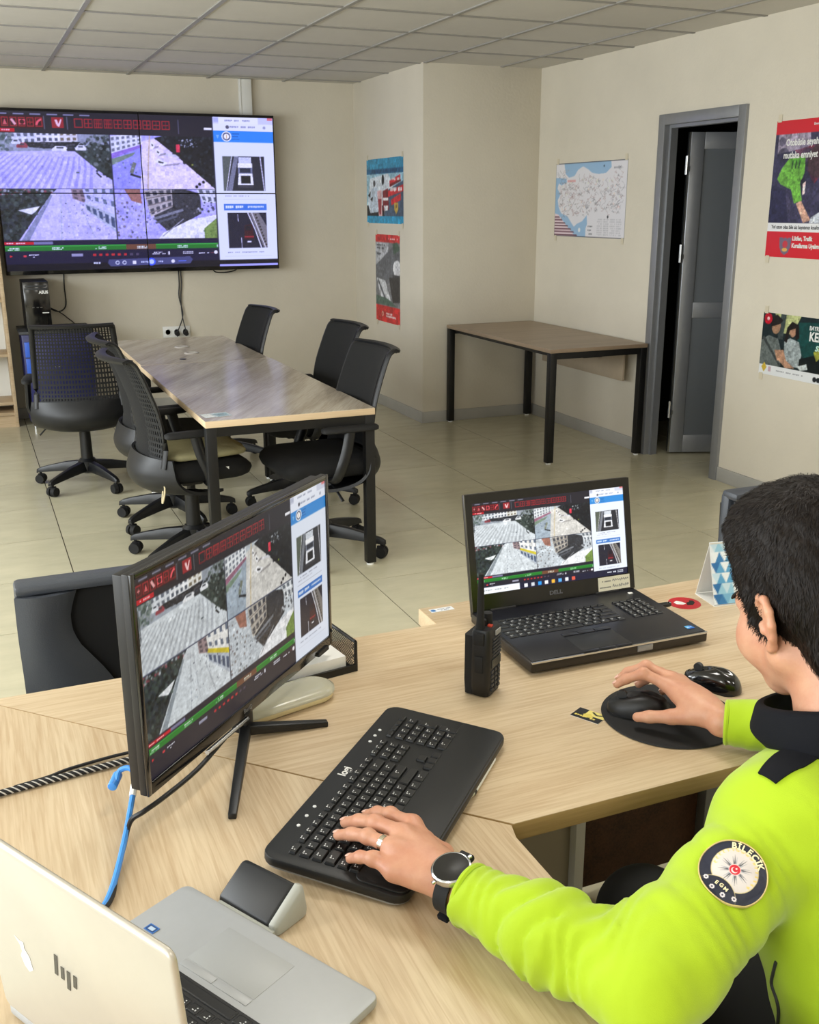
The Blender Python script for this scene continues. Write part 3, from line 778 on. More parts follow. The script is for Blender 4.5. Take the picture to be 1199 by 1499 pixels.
# cable grommets, a screw hole and a sticker on the tops
M_GROM = mat('cable_cap', rgb(196, 190, 180), .4)
for (x, y, lab, m) in ((1.223, 6.60, 'far cable cap', M_GROM), (1.221, 6.29, 'near cable cap', M_GROM)):
    G().lathe([(.045, 0), (.045, .003), (.04, .005), (.028, .005), (.026, .002), (.0, .002)], (x-1.232, y-6.5025, .74), 24).build('cable_cap', m, tf)
G().lathe([(.02, 0), (.02, .002), (.0, .002)], (1.123-1.232, 6.05-6.5025, .74), 16).build('cable_hole', M_BLACK, tf)
stk = thing('table_sticker', 'white and pale blue paper sticker at the near left corner of the conference table', 'sticker', (.925, 4.31, .7402))
R = Ras(40, 30, (205, 214, 222)); R.rect(.05, .1, .35, .9, (235, 240, 242)); R.poly([(.4,.2),(.95,.15),(.9,.8),(.5,.9)], (150, 176, 190)); R.dashes(.42, .9, .4, .1, (90, 110, 130), 6, 1); R.grain(.1, 2)
print_mesh('sticker_print', R.out(), .12, .09, frame((0, 0, .0006), (1, .1, 0), (-.1, 1, 0)), print_mat('sticker_paper', .5), stk)

# side table in the corner by the door
M_TOPB = wood('beige_oak_veneer', rgb(166, 147, 126), rgb(140, 121, 101), rot=0, rough=.4, fine=.3, broad=.5)
sd = thing('side_table', 'beige topped table with black square legs in the corner below the map', 'table', (3.66, 6.285, 0))
w, d = .362, .765
top = G().box(-w, w, -d, d, .716, .738).build('tabletop', mat('beige_edge', rgb(150, 130, 108), .5, var=.1), sd, bevel=.002)
G().box(-w+.001, w-.001, -d+.001, d-.001, .7375, .74).build('veneer', M_TOPB, top)
for sx in (-1, 1):
    for sy in (-1, 1):
        g = G(); leg(g, sx*(w-.025), sy*(d-.025), .716, .023)
        l = g.build('leg', M_BLACKM, sd, bevel=.002)
        G().cyl((sx*(w-.025), sy*(d-.025), 0), (sx*(w-.025), sy*(d-.025), .012), .017, n=12).build('foot', M_WHITEP, l)
for sy in (-1, 1):
    G().box(-w+.048, w-.048, sy*(d-.025)-.02, sy*(d-.025)+.02, .676, .716).build('end_rail', M_BLACKM, sd)
for sx in (-1, 1):
    G().box(sx*(w-.07)-.02, sx*(w-.07)+.02, -d+.045, d-.045, .685, .715).build('side_rail', M_BLACKM, sd)
G().box(w-.052, w-.036, -d+.19, d-.28, .47, .70).build('modesty_panel', mat('beige_panel', rgb(176, 160, 138), .6, var=.1, scale=8), sd, bevel=.002)
G().box(w-.2, w-.18, -d+.44, -d+.48, .64, .69).box(w-.2, w-.052, -d+.44, -d+.48, .6, .645).build('panel_bracket', M_BLACKM, sd, bevel=.002)

# ------------------------------------------------------------------ mesh-back swivel chairs
M_MESH = mat('black_chair_mesh', rgb(12, 13, 15), .7, var=.2, scale=30)
M_SEATF = mat('black_seat_fabric', rgb(9, 9, 10), .9, bump=.15, bscale=500)
M_SHELL = mat('charcoal_chair_shell', rgb(19, 20, 23), .45, var=.08, scale=12)
M_BASEP = mat('black_nylon_base', rgb(13, 14, 17), .42)
def ip(tab, t):
    for (a, b), (c, d_) in zip(tab[:-1], tab[1:]):
        if t <= c: 
            k = (t-a)/(c-a); k = max(0, min(1, k)); return b+(d_-b)*k
    return tab[-1][1]
def smooth_tab(tab, n):
    """resample a polyline of tuples with Catmull-Rom"""
    P = [Vector(p) for p in tab]; out = []
    P = [P[0]*2-P[1]] + P + [P[-1]*2-P[-2]]
    m = len(P)-3
    for k in range(n):
        u = k/(n-1)*m; i = min(int(u), m-1); t = u-i
        a, b, c, d_ = P[i:i+4]
        out.append(.5*((2*b)+(c-a)*t+(2*a-5*b+4*c-d_)*t*t+(3*b-a-3*c+d_)*t**3))
    return out
#            y      z     half width
BACK = [(-.232, .505, .248), (-.216, .60, .243), (-.232, .73, .238), (-.262, .83, .232), (-.296, .92, .226), (-.318, .962, .223), (-.345, .975, .22), (-.368, .966, .218)]
SHELL = [(-.10, .366, .17), (-.18, .374, .225), (-.245, .405, .260), (-.266, .45, .268), (-.252, .50, .262), (-.232, .54, .255)]
def back_pt(tab, u, v):
    n = len(tab)-1
    p = smooth_tab(tab, 49)[int(round(v*48))]
    return Vector((u*p[2], p[0]+.05*u*u, p[1]))
def office_chair(label):
    t = thing('office_chair', label, 'chair', group='mesh-back swivel chairs at the conference table')
    hub = G().lathe([(.03, .075), (.05, .085), (.054, .15), (.04, .165), (.0, .165)], n=20).build('base_hub', M_BASEP, t)
    caster = None
    for k in range(5):
        a = 2*PI*k/5+.25; A = Matrix.Rotation(a, 4, 'Z')
        rings = []
        for r, z, hw, hh in ((.035, .122, .030, .030), (.14, .112, .025, .026), (.24, .096, .021, .019), (.30, .085, .019, .014), (.322, .076, .015, .011)):
            rings.append([(r, -hw, z-hh), (r, hw, z-hh), (r, hw*.6, z+hh), (r, -hw*.6, z+hh)])
        arm = G().loft(rings, A).build('base_arm', M_BASEP, t, bevel=.003)
        c = G()
        for s in (-1, 1):
            c.cyl((.302, s*.005, .030), (.302, s*.027, .030), .030, .026, n=18, M=A)
        c.cyl((.302, 0, .03), (.302, 0, .075), .008, n=8, M=A)
        c.box(.28, .318, -.006, .006, .03, .058, A)
        c.build('caster', M_RUBBER, arm)
    G().cyl((0,0,.12), (0,0,.33), .036, .032, n=18).cyl((0,0,.33), (0,0,.40), .02, n=14).build('gas_column', M_BLACKM, t)
    mech = G().box(-.09, .09, -.13, .11, .385, .425).box(-.035, .035, -.05, .05, .36, .39).build('tilt_mechanism', M_BLACKM, t, bevel=.008)
    G().tube([(-.08, .0, .395), (-.16, .0, .385), (-.22, -.01, .35), (-.25, -.02, .32)], [.006, .006, .007, .009], n=8, flat=.6).build('lever', M_BLACK, mech)
    # seat
    prof = []
    for z, g_ in ((.422, .03), (.435, .01), (.46, .0), (.485, .003), (.503, .02), (.512, .06)):
        ring = []
        for k in range(32):
            a = 2*PI*k/32; c, s = math.cos(a), math.sin(a)
            e = .35
            ring.append(((.245-g_)*math.copysign(abs(c)**e, c), .01+(.235-g_)*math.copysign(abs(s)**e, s), z - (.018*max(0, s)**3 if z > .48 else 0)))
        prof.append(ring)
    G().loft(prof).build('seat', M_SEATF, t, ang=60)
    # back: pierced mesh, frame, lower shell
    nu, nv = 26, 26
    tab = smooth_tab(BACK, 97)
    def bp(u, v):
        p = tab[min(96, int(round(v*96)))]
        return Vector((u*p[2], p[0]+.05*u*u, p[1]))
    g = G(); vmax = .80
    for i in range(nu):
        for j in range(nv):
            u0, u1 = -.9+1.8*i/nu, -.9+1.8*(i+1)/nu
            v0, v1 = vmax*j/nv, vmax*(j+1)/nv
            o = [bp(u0,v0), bp(u1,v0), bp(u1,v1), bp(u0,v1)]
            cu, cv = (u0+u1)/2, (v0+v1)/2
            hu, hv = (u1-u0)/2*.58, (v1-v0)/2*.62
            c = [Vector((0,0,0))]*4
            m_ = sum(o, Vector((0,0,0)))/4
            ex = (o[1]-o[0])/2*.48; ey = (o[3]-o[0])/2*.6
            c = [m_-ex-ey, m_+ex-ey, m_+ex+ey, m_-ex+ey]
            g.add(o+c, [(0,1,5,4),(1,2,6,5),(2,3,7,6),(3,0,4,7)])
    me = g.build('mesh_panel', M_MESH, t, fixn=False)
    g = G()
    for s in (-1, 1):
        pts = [bp(s*.95, k/24) for k in range(23)]
        g.tube(pts, .017, n=8, flat=.55, up=(0,0,1))
    top = []
    for k in range(9):
        v = vmax-.02+(1-vmax+.02)*k/8
        top.append([bp(-1+2*j/20, min(1, v)) + Vector((0, 0, 0)) for j in range(21)])
    g.sheet(top, .012)
    g.build('back_frame', M_SHELL, t, ang=50)
    tabs = smooth_tab(SHELL, 33)
    rows = []
    for k in range(17):
        p = tabs[k*2]
        rows.append([Vector(((-1+2*j/24)*p[2], p[0]+(.055+.07*(1-k/16))*(-1+2*j/24)**2*(1.0+.6*abs(-1+2*j/24)**2), p[1])) for j in range(25)])
    G().sheet(rows, -.014).build('back_shell', M_SHELL, t, ang=50)
    for s in (-1, 1):
        arm = G().tube(smooth_tab([(s*.2, .02, .418), (s*.262, .015, .425), (s*.292, .0, .48), (s*.288, -.03, .56), (s*.282, -.05, .645)], 14), .017, n=8, flat=1.5, up=(0,1,0)).build('armrest', M_BASEP, t, ang=60)
        pad = []
        for z, q in ((.642, .012), (.648, 0), (.662, 0), (.67, .012)):
            ring = []
            for k in range(20):
                a = 2*PI*k/20; c, s2 = math.cos(a), math.sin(a)
                ring.append((s*.28+(.03-q)*math.copysign(abs(c)**.6, c), -.05+(.135-q)*math.copysign(abs(s2)**.5, s2), z))
            pad.append(ring)
        G().loft(pad).build('arm_pad', M_RUBBER, arm, ang=60)
    return t
ch1 = office_chair('mesh swivel chair with its back to us, at left beside the computer tower')
ch1.matrix_world = Matrix.Translation((.548, 6.22, 0)) @ Matrix.Rotation(math.radians(-8), 4, 'Z'); WM[ch1.name] = ch1.matrix_world.copy()
CHG = 'mesh-back swivel chairs at the conference table'
_t = smooth_tab(BACK, 41)
pad_rows = [[(u_*.9*_t[k][2], _t[k][0]+.05*u_*u_+.006, _t[k][1]) for u_ in [-1+2*j/16 for j in range(17)]] for k in range(0, 33)]
pad_src = G().sheet(pad_rows, -.008)
PAD = None
def chair_at(x, y, deg, label):
    global PAD
    c = place_copy(ch1, (x, y, 0), math.radians(deg), label, CHG)
    if PAD is None: PAD = pad_src.build('back_pad', M_SEATF, c, ang=60)
    else: stamp('back_pad', PAD, c, Matrix.Identity(4))
    return c
chair_at(.885, 5.27, -87, 'mesh swivel chair on the left of the conference table, behind the one with the cushion')
chc = chair_at(.86, 4.64, -84, 'mesh swivel chair left of the conference table with a beige cushion on its seat')
chair_at(1.43, 6.42, 96, 'mesh swivel chair at the far end of the table\'s right side, beside the video wall')
chair_at(1.62, 5.36, 93, 'middle mesh swivel chair on the right of the conference table')
chair_at(1.43, 4.46, 92, 'nearest mesh swivel chair on the right of the table, tucked in beside the near leg')
# cushion tied to the near left chair
M_CUSH = mat('beige_cushion_cotton', rgb(172, 166, 128), .9, var=.12, scale=25, bump=.3, bscale=60)
cu = thing('seat_cushion', 'flat beige cotton cushion tied on the nearest left chair', 'cushion', (.89, 4.64, .514), math.radians(-84))
rings = []
for z, q in ((0, .03), (.008, .004), (.02, 0), (.032, .006), (.04, .04), (.043, .1)):
    ring = []
    for k in range(40):
        a = 2*PI*k/40; c, s = math.cos(a), math.sin(a)
        wv = .004*math.sin(9*a)+.003*math.sin(14*a+1)
        ring.append(((.205-q+wv)*math.copysign(abs(c)**.45, c), (.2-q+wv)*math.copysign(abs(s)**.45, s), z+.002*math.sin(7*a)))
    rings.append(ring)
G().loft(rings).build('pad', M_CUSH, cu, ang=60)
M_TIE = mat('cream_cotton_tie', rgb(214, 200, 164), .9)
G().tube(smooth_tab([(.19, -.19, .01), (.215, -.215, -.03), (.222, -.215, -.11), (.205, -.225, -.17), (.19, -.215, -.12), (.2, -.2, -.04), (.19, -.18, .01)], 24), .004, n=6).build('tie', M_TIE, cu)
tagp = thing('price_tag', 'small white label on the side of the chair with the cushion', 'label', (.97, 4.412, .475))
G().box(-.022, .022, -.002, 0, -.009, .009).build('label_plate', M_WHITEP, tagp)

# ------------------------------------------------------------------ wall socket, plugs, cables
sk = thing('wall_socket', 'white triple wall socket under the video wall', 'socket', (1.54, YB, .62))
G().box(-.11, .11, -.012, 0, -.045, .045).build('plate', M_WHITEP, sk, bevel=.004)
for x in (-.07, 0, .07):
    G().lathe([(.026, 0), (.026, .004), (.021, .004), (.019, -.006), (0, -.006)], n=20, M=Matrix.Translation((x, -.012, 0)) @ Matrix.Rotation(PI/2, 4, 'X')).build('socket_ring', M_WHITEP, sk)
def cable(name, label, pts, r, m, n=28, cat='cable', group=None):
    pts = smooth_tab(pts, n)
    o = pts[0]
    t = thing(name, label, cat, o)
    G().tube([p-o for p in pts], r, n=8).build('cord', m, t)
    return t
M_CORD = mat('black_cable', rgb(18, 18, 20), .5)
for k, (x, lab, top) in enumerate(((1.54, 'black power plug and cord in the middle socket under the video wall', 1.585), (1.61, 'black power plug and cord in the right socket under the video wall', 1.60))):
    t = cable('power_cord', lab, [(x, YB-.03, .585), (x+.0, YB-.045, .62), (top+.012-.02*k, YB-.02, .75), (top-.008, YB-.012, .9), (top+.004*k, YB-.012, 1.0), (top, YB-.02, 1.14)], .0045, M_CORD)
    G().cyl((x-top*0, YB-.018, .61), (x, YB-.06, .605), .021, .017, n=14).build('plug', M_RUBBER, t, world=True)
cable('monitor_cable', 'black cable hanging from the left of the video wall down to the computer tower', [(.705, YB-.02, 1.14), (.70, YB-.015, 1.0), (.70, YB-.02, .88), (.675, YB-.03, .835), (.63, YB-.06, .825), (.575, YB-.1, .85)], .005, M_CORD)
cable('network_cable', 'thin black cable running from the computer tower down behind the first chair', [(.575, YB-.12, .86), (.64, YB-.05, .82), (.70, YB-.03, .77), (.77, YB-.02, .68), (.82, YB-.02, .4), (.83, YB-.02, .05)], .004, M_CORD)
cable('loose_cable', 'short black cable loop peeking out under the right end of the video wall', [(1.84, YB-.1, 1.13), (1.87, YB-.08, 1.092), (1.95, YB-.07, 1.085), (2.03, YB-.08, 1.1), (2.06, YB-.1, 1.13)], .005, M_CORD)

# ------------------------------------------------------------------ computer tower on a dark blue cabinet
M_NAVY = mat('dark_blue_lacquer', rgb(16, 22, 92), .35, var=.15, scale=5)
M_BLUE = mat('bright_blue_plastic', rgb(58, 104, 216), .35)
cb = thing('equipment_cabinet', 'dark blue equipment cabinet behind the first swivel chair, carrying the computer tower', 'cabinet', (.575, 8.22, 0))
G().box(-.245, .245, -.2, .24, .06, .705).build('body', M_NAVY, cb, bevel=.006)
G().box(-.26, .26, -.215, .25, .705, .727).build('top_board', mat('dark_grey_board', rgb(52, 54, 58), .5), cb, bevel=.003)
for a, b_ in ((.42, .53), (.54, .65)):
    G().box(-.232, -.185, -.21, -.199, a, b_).build('side_strip', M_BLUE, cb, bevel=.002)
G().box(-.17, .23, -.208, -.199, .09, .67).build('front_panel', M_NAVY, cb, bevel=.003)
for k in range(4): G().box(-.04+.03*k, -.03+.03*k, -.211, -.208, .46, .466).build('indicator', M_LETTER, cb)
for sx in (-1, 1):
    for sy in (-1, 1):
        G().cyl((sx*.21, sy*.17+.02, 0), (sx*.21, sy*.17+.02, .06), .016, n=12).build('foot', M_CHROME, cb)
pc = thing('computer_tower', 'black desktop computer tower standing on the dark blue cabinet', 'computer', (.465, 8.23, .727))
G().box(-.09, .09, -.17, .2, .004, .352).build('case', M_BLACK, pc, bevel=.005)
G().box(-.088, .088, -.18, -.17, .01, .35).build('front_bezel', M_GLOSS, pc, bevel=.004)
for z in (.32, .3): G().box(-.075, .075, -.183, -.18, z-.006, z+.006).build('drive_bay', M_DARKGREY, pc, bevel=.002)
text('brand_print', 'ASUS', .028, M_LETTER, pc, frame((.05, -.1815, .275), (1,0,0), (0,0,1)), bold=.0012)
for x in (-.03, 0, .025): G().box(x-.008, x+.008, -.1815, -.18, .165, .171).build('port', M_CHROME, pc)
G().box(.03, .075, -.1815, -.18, .125, .131).build('power_light', M_LETTER, pc)
for sx in (-1, 1): G().box(sx*.06-.015, sx*.06+.015, -.15, .18, 0, .004).build('rubber_foot', M_RUBBER, pc)

# ------------------------------------------------------------------ shelf unit at the left edge
M_SHELFW = wood('pale_oak_board', rgb(206, 184, 152), rgb(172, 146, 112), rough=.5, fine=.4, broad=.4)
M_SHELFW2 = mat('white_back_board', rgb(226, 226, 220), .6)
sh = thing('shelf_unit', 'tall open shelf unit of pale oak at the left edge of the picture', 'shelf', (-.18, 8.33, 0))
for sx in (-1, 1): G().box(sx*.42-.012, sx*.42+.012, -.16, .16, 0, 1.95).build('side_panel', M_SHELFW, sh, bevel=.001)
G().box(-.408, .408, .15, .158, .08, 1.93).build('back_board', M_SHELFW2, sh)
for z in (.09, .17, .53, .93, 1.35, 1.926): G().box(-.408, .408, -.155, .15, z, z+.022).build('shelf_board', M_SHELFW, sh, bevel=.001)
G().box(-.408, .408, -.14, -.12, 0, .09).build('plinth', M_SHELFW, sh)

# ------------------------------------------------------------------ posters and map
M_PAPER = print_mat('printed_paper', .45)
M_PAPERG = print_mat('glossy_printed_paper', .28)
M_TAPE = mat('clear_tape', rgb(206, 196, 172), .3)
def poster(name, label, cat, img, w, h, org, xd, pm, corners=True):
    t = thing(name, label, cat, M=frame(org, xd, (0,0,1)))
    print_mesh('print', img, w, h, Matrix.Translation((0, 0, .0025)), pm, t)
    G().box(-w/2, w/2, -h/2, h/2, 0.0006, .002).build('paper', M_WHITEP, t)
    if corners:
        for sx in (-1, 1):
            for sy in (-1, 1):
                G().box(sx*(w/2-.02)-.014, sx*(w/2-.02)+.014, sy*(h/2+.014)-.02, sy*(h/2+.014)+.02, .0027, .0031).build('tape', M_TAPE, t)
    return t
# blue police poster
R = Ras(130, 84, (56, 150, 190))
R.rect(0, .12, 1, .9, (150, 190, 208)); R.rect(0, 0, 1, .2, (52, 140, 176)); R.rect(0, .16, 1, .24, (34, 92, 130)); R.dashes(.08, .95, .17, .06, (20, 60, 100), 24, 2)
R.poly([(.1,.3),(.6,.24),(.8,.5),(.5,.9),(0,.9)], (206, 214, 222)); R.poly([(.55,.5),(1,.35),(1,.88),(.5,.88)], (70, 88, 110))
R.rect(0, .72, .5, .88, (18, 22, 36))
R.poly([(.08,.55),(.16,.45),(.3,.44),(.34,.6),(.32,.82),(.1,.84),(.04,.7)], (190, 204, 220)); R.disc(.22, .38, .05, (60, 60, 70)); R.poly([(.04,.56),(.12,.5),(.1,.6)], (30, 34, 40)); R.poly([(.1,.62),(.18,.58),(.16,.66)], (26, 30, 36))
R.poly([(.45,.5),(.6,.46),(.62,.78),(.46,.8)], (120, 30, 40)); R.disc(.46, .33, .055, (26, 28, 34), 1, .08); R.poly([(.3,.5),(.42,.48),(.44,.88),(.34,.88)], (214, 170, 172)); R.poly([(.32,.62),(.42,.62),(.4,.86),(.36,.86)], (150, 50, 60)); R.rect(.46, .6, .6, .64, (230,230,232)); R.poly([(.48,.72),(.6,.72),(.58,.8),(.5,.8)], (230, 232, 236))
for y, xa, xb in ((.32, .64, .92), (.47, .6, 1.0), (.6, .68, .93)):
    R.poly([(xa,y+.03),(xb,y-.06),(xb,y+.04),(xa,y+.12)], (196, 40, 48))
R.poly([(.64,.4),(.92,.33),(.94,.36),(.66,.44)], (110, 20, 26)); R.dashes(.66, .96, .455, .06, (240, 230, 230), 9, 3); R.dashes(.7, .9, .31, .04, (240,225,225), 6, 4)
R.poly([(.76,.68),(.86,.68),(.86,.78),(.81,.85),(.76,.78)], (190, 160, 70)); R.disc(.81, .73, .03, (120, 90, 40))
R.rect(0, .88, 1, 1, (44, 146, 186)); R.photo(.5)
p = poster('police_poster', 'blue poster with figures and red ribbons, on the wall projection', 'poster', R.out(), .775, .49, (XC, 7.815, 1.711), (0,-1,0), M_PAPER)
# red and grey road poster
R = Ras(78, 104, (120, 120, 124))
R.rect(0, 0, 1, .09, (196, 48, 50)); R.dashes(.45, .92, .045, .014, (240, 200, 200), 12, 2)
R.poly([(0,.09),(.55,.09),(.5,.3),(0,.36)], (176, 178, 184)); R.poly([(.0,.36),(.5,.2),(.7,.14),(1,.12),(1,.5),(.6,.5),(.5,.56),(0,.5)], (100, 102, 108))
R.poly([(.7,.1),(.9,.08),(1,.16),(.75,.22)], (70, 90, 76)); R.disc(.88, .37, .12, (222, 222, 226), 1, .09); R.rect(.7, .44, 1, .47, (70, 70, 76)); R.poly([(.55,.48),(1,.46),(1,.74),(.7,.76)], (58, 56, 58))
R.poly([(.05,.5),(.4,.52),(.62,.74),(.4,.78),(.2,.7)], (206, 208, 212)); R.line([(.1,.52),(.45,.76)], .035, (88, 92, 100)); R.poly([(.02,.7),(.5,.72),(.9,.8),(0,.8)], (80, 104, 92))
R.dashes(.06, .4, .115, .02, (60,62,70), 7, 3); R.dashes(.06, .36, .15, .02, (60,62,70), 6, 4); R.dashes(.06, .24, .21, .025, (60,62,70), 4, 5)
R.rect(0, .81, 1, 1, (200, 42, 44)); R.disc(.28, .905, .03, (220, 190, 170)); R.disc(.28, .905, .018, (170, 40, 40)); R.dashes(.42, .68, .885, .022, (246,226,226), 6, 6); R.dashes(.42, .82, .915, .024, (246,226,226), 9, 7); R.photo(.6)
p = poster('road_poster', 'tall red and grey road safety poster below the blue poster', 'poster', R.out(), .515, .687, (XC, 7.762, 1.038), (0,-1,0), M_PAPER)
# road map of the country
R = Ras(190, 106, (222, 220, 226), seed=8)
rnd = random.Random(4)
SEA = (150, 184, 216)
R.poly([(.12,0),(.78,0),(.79,.09),(.72,.16),(.62,.17),(.53,.15),(.47,.1),(.4,.06),(.33,.1),(.28,.18),(.2,.2),(.15,.15)], SEA)
R.poly([(0,.2),(.05,.2),(.16,.21),(.17,.26),(.09,.3),(.05,.27),(.03,.34),(.08,.42),(.04,.5),(.06,.6),(.1,.68),(.2,.72),(.24,.78),(.3,.86),(.34,.82),(.42,.78),(.48,.7),(.49,.82),(.47,.88),(.47,1),(.3,1),(.1,.78),(0,.68)], SEA)
R.poly([(.0,.68),(.06,.7),(.2,.86),(.34,1),(0,1)], (226, 206, 214))
for k in range(7): R.poly([(0,.72+.04*k),(.07+.045*k,.72+.04*k),(.085+.045*k,.74+.04*k),(0,.74+.04*k)], (110, 72, 88))
for k in range(330):
    x, y = .06+.88*rnd.random(), .1+.6*rnd.random()
    if (y < .22 and .15 < x < .78) or (x > .5 and y > .66): continue
    pts = [(x, y)]
    for _ in range(4): x += .06*(rnd.random()-.5); y += .07*(rnd.random()-.5); pts.append((x, y))
    R.line(pts, .006, rnd.choice([(120,118,124),(150,120,124),(96,98,108),(170,150,150)]), .5)
for k in range(30): R.disc(.08+.84*rnd.random(), .22+.42*rnd.random(), .014, rnd.choice([(232,214,200),(222,226,208),(240,214,210)]), .7)
R.rect(.18, .23, .3, .26, (214, 130, 130), .6); R.disc(.69, .07, .014, (60, 70, 90)); R.disc(.77, .72, .02, (60, 62, 70)); R.disc(.38, .9, .03, (226, 230, 234))
for c in range(4):
    for r in range(8): R.dashes(.63+.085*c, .70+.085*c, .75+.028*r, .012, (168, 168, 176), 7, c*9+r)
for r in range(3): R.dashes(.5, .57, .84+.05*r, .02, (120, 122, 130), 4, r+50)
R.dashes(.8, .92, .09, .02, (150,150,160), 6, 70)
for a in ((0,0,1,.012),(0,.988,1,1),(0,0,.006,1),(.994,0,1,1)): R.rect(*a, (70, 70, 78))
p = poster('road_map', 'printed road map taped to the wall left of the door', 'map', R.out(), .90, .505, (XR, 6.357, 1.6355), (0,-1,0), M_PAPER)
# bus seat belt poster (cut by the right edge of the picture)
R = Ras(150, 206, (60, 60, 84), seed=6); rnd = random.Random(9)
R.rect(0, 0, 1, .1, (200, 38, 48))
R.poly([(0,.1),(1,.1),(1,.74),(0,.74)], (58, 56, 82)); R.poly([(.05,.1),(.5,.1),(.52,.2),(.05,.24)], (150, 140, 160)); R.poly([(.3,.22),(.62,.18),(.7,.4),(.62,.46)], (110, 40, 60))
for k in range(60): R.disc(rnd.random(), .12+.6*rnd.random(), .03+.05*rnd.random(), rnd.choice([(40,40,62),(72,70,100),(52,50,76),(90,84,110)]), .5)
R.poly([(.14,.34),(.24,.27),(.46,.26),(.47,.38),(.42,.46),(.47,.58),(.36,.6),(.3,.5),(.14,.46),(.08,.42)], (104, 166, 62)); R.poly([(.24,.27),(.46,.26),(.45,.32),(.28,.33)], (86, 150, 52))
for k in range(3): R.line([(.29+.05*k,.29),(.28+.05*k,.35)], .012, (34, 60, 40))
R.poly([(.42,.44),(.48,.4),(.5,.5),(.46,.52)], (30, 30, 44)); R.poly([(.39,.6),(.46,.58),(.62,.72),(.52,.74)], (206, 160, 140)); R.poly([(.46,.46),(.5,.44),(.5,.53),(.47,.54)], (220, 190, 190)); R.poly([(.62,.7),(.85,.62),(1,.68),(1,.74),(.6,.74)], (196, 202, 214)); R.poly([(0,.46),(.22,.5),(.3,.74),(0,.74)], (40, 40, 66))
R.disc(.66, .3, .12, (70, 50, 56)); R.disc(.86, .36, .13, (60, 60, 90))
R.rect(0, .742, 1, .806, (226, 226, 228)); R.rect(0, .806, 1, 1, (204, 36, 48))
R.poly([(.2,.85),(.25,.85),(.265,.86),(.29,.845),(.315,.86),(.33,.85),(.38,.85),(.37,.92),(.34,.96),(.29,.98),(.24,.96),(.21,.92)], (112, 100, 120)); R.disc(.29, .9, .028, (190, 60, 70)); R.disc(.29, .94, .03, (214, 170, 90), 1, .014); R.win(0, .1, 1, .74); R.photo(.8); R.full()
pb = poster('bus_poster', 'red bordered bus seat belt poster at the right edge, above the driver poster', 'poster', R.out(), .50, .693, (XR, 4.308, 1.675), (0,-1,0), M_PAPERG)
for s, z, x, sz, m, al in (('Otobüsle seyahatlerde', .235, -.045, .047, M_LETTER, 'CENTER'), ('mutlaka emniyet kemeri', .172, -.045, .047, M_LETTER, 'CENTER'), ('Lütfen, Trafik', -.247, -.055, .031, M_LETTER, 'LEFT'), ('Kurallarına Uyalım!', -.284, -.055, .031, M_LETTER, 'LEFT'), ('Yol uzun olsa bile siz hayatınızı kısaltmayın', -.190, -.22, .027, mat('black_print', rgb(30, 30, 36), .6), 'LEFT')):
    xx = x if al == 'LEFT' else 0.0
    text('lettering', s, sz, m, pb, Matrix.Translation((xx, z, .0036)), align=al, bold=.0012 if sz > .03 else .0003, xs=.78 if al == 'CENTER' else .85)
text('lettering', 'Emniyet Genel Müdürlüğü', .017, M_LETTER, pb, Matrix.Translation((.11, .318, .0036)), bold=.0003)
# driver poster
R = Ras(200, 100, (24, 40, 44), seed=7); rnd = random.Random(2)
R.rect(0, 0, 1, .86, (24, 38, 42)); R.poly([(.13,0),(.42,0),(.34,.3),(.2,.3)], (180, 186, 130)); R.poly([(.2,.0),(.26,0),(.24,.4),(.18,.4)], (60, 70, 70)); R.poly([(.4,.1),(1,0),(1,.6),(.55,.75),(.4,.5)], (20, 66, 64))
R.poly([(.0,.46),(.08,.36),(.19,.4),(.24,.6),(.24,.84),(0,.84)], (98, 106, 104)); R.disc(.155, .2, .1, (150, 116, 92), 1, .13); R.poly([(.08,.08),(.16,.02),(.23,.1),(.2,.16),(.1,.22)], (30, 26, 26)); R.line([(.02,.4),(.24,.82)], .05, (60, 66, 66))
R.poly([(.26,.42),(.32,.36),(.42,.4),(.46,.6),(.44,.8),(.28,.8)], (150, 160, 162)); R.disc(.345, .24, .075, (164, 124, 100), 1, .1); R.poly([(.28,.2),(.33,.1),(.4,.14),(.42,.34),(.38,.38),(.37,.2),(.31,.24),(.29,.44),(.26,.42)], (28, 22, 22)); R.poly([(.24,.66),(.4,.82),(.3,.84),(.22,.74)], (170, 130, 106)); R.poly([(.16,.58),(.26,.56),(.3,.72),(.2,.74)], (176, 134, 108))
R.poly([(.44,.66),(.6,.56),(.8,.84),(.44,.84)], (16, 24, 26)); R.poly([(.58,.52),(.66,.4),(.7,.5),(.62,.66)], (150, 150, 60)); R.poly([(.42,.78),(.52,.72),(.54,.8),(.46,.84)], (200, 208, 208))
R.disc(.06, .1, .09, (176, 20, 40)); R.disc(.06, .1, .03, (236, 190, 190)); R.rect(0, .84, 1, 1, (222, 224, 226)); R.poly([(.03,.88),(.06,.8),(.09,.88),(.06,.96)], (200, 170, 60)); R.rect(.11, .86, .14, .94, (190, 160, 170)); R.disc(.62, .93, .04, (30, 34, 40)); R.disc(.66, .93, .04, (30, 34, 40)); R.dashes(.2, .5, .9, .02, (150,152,156), 16, 3); R.win(0, 0, 1, .84); R.photo(.6); R.full()
pk = poster('driver_poster', 'dark green poster of a couple in a car, below the bus poster', 'poster', R.out(), .68, .338, (XR, 4.182, .862), (0,-1,0), M_PAPERG)
text('lettering', 'BAYRAMINIZDA', .032, M_LETTER, pk, Matrix.Translation((.11, .115, .0036)), bold=.0006, xs=.85)
text('lettering', 'KEMERİNİZ', .066, M_LETTER, pk, Matrix.Translation((.165, .07, .0036)), bold=.002, xs=.85)
text('lettering', 'sizi', .06, mat('pale_green_print', rgb(190, 226, 214), .6), pk, Matrix.Translation((.1, .02, .0036)), bold=.001, shear=.3)
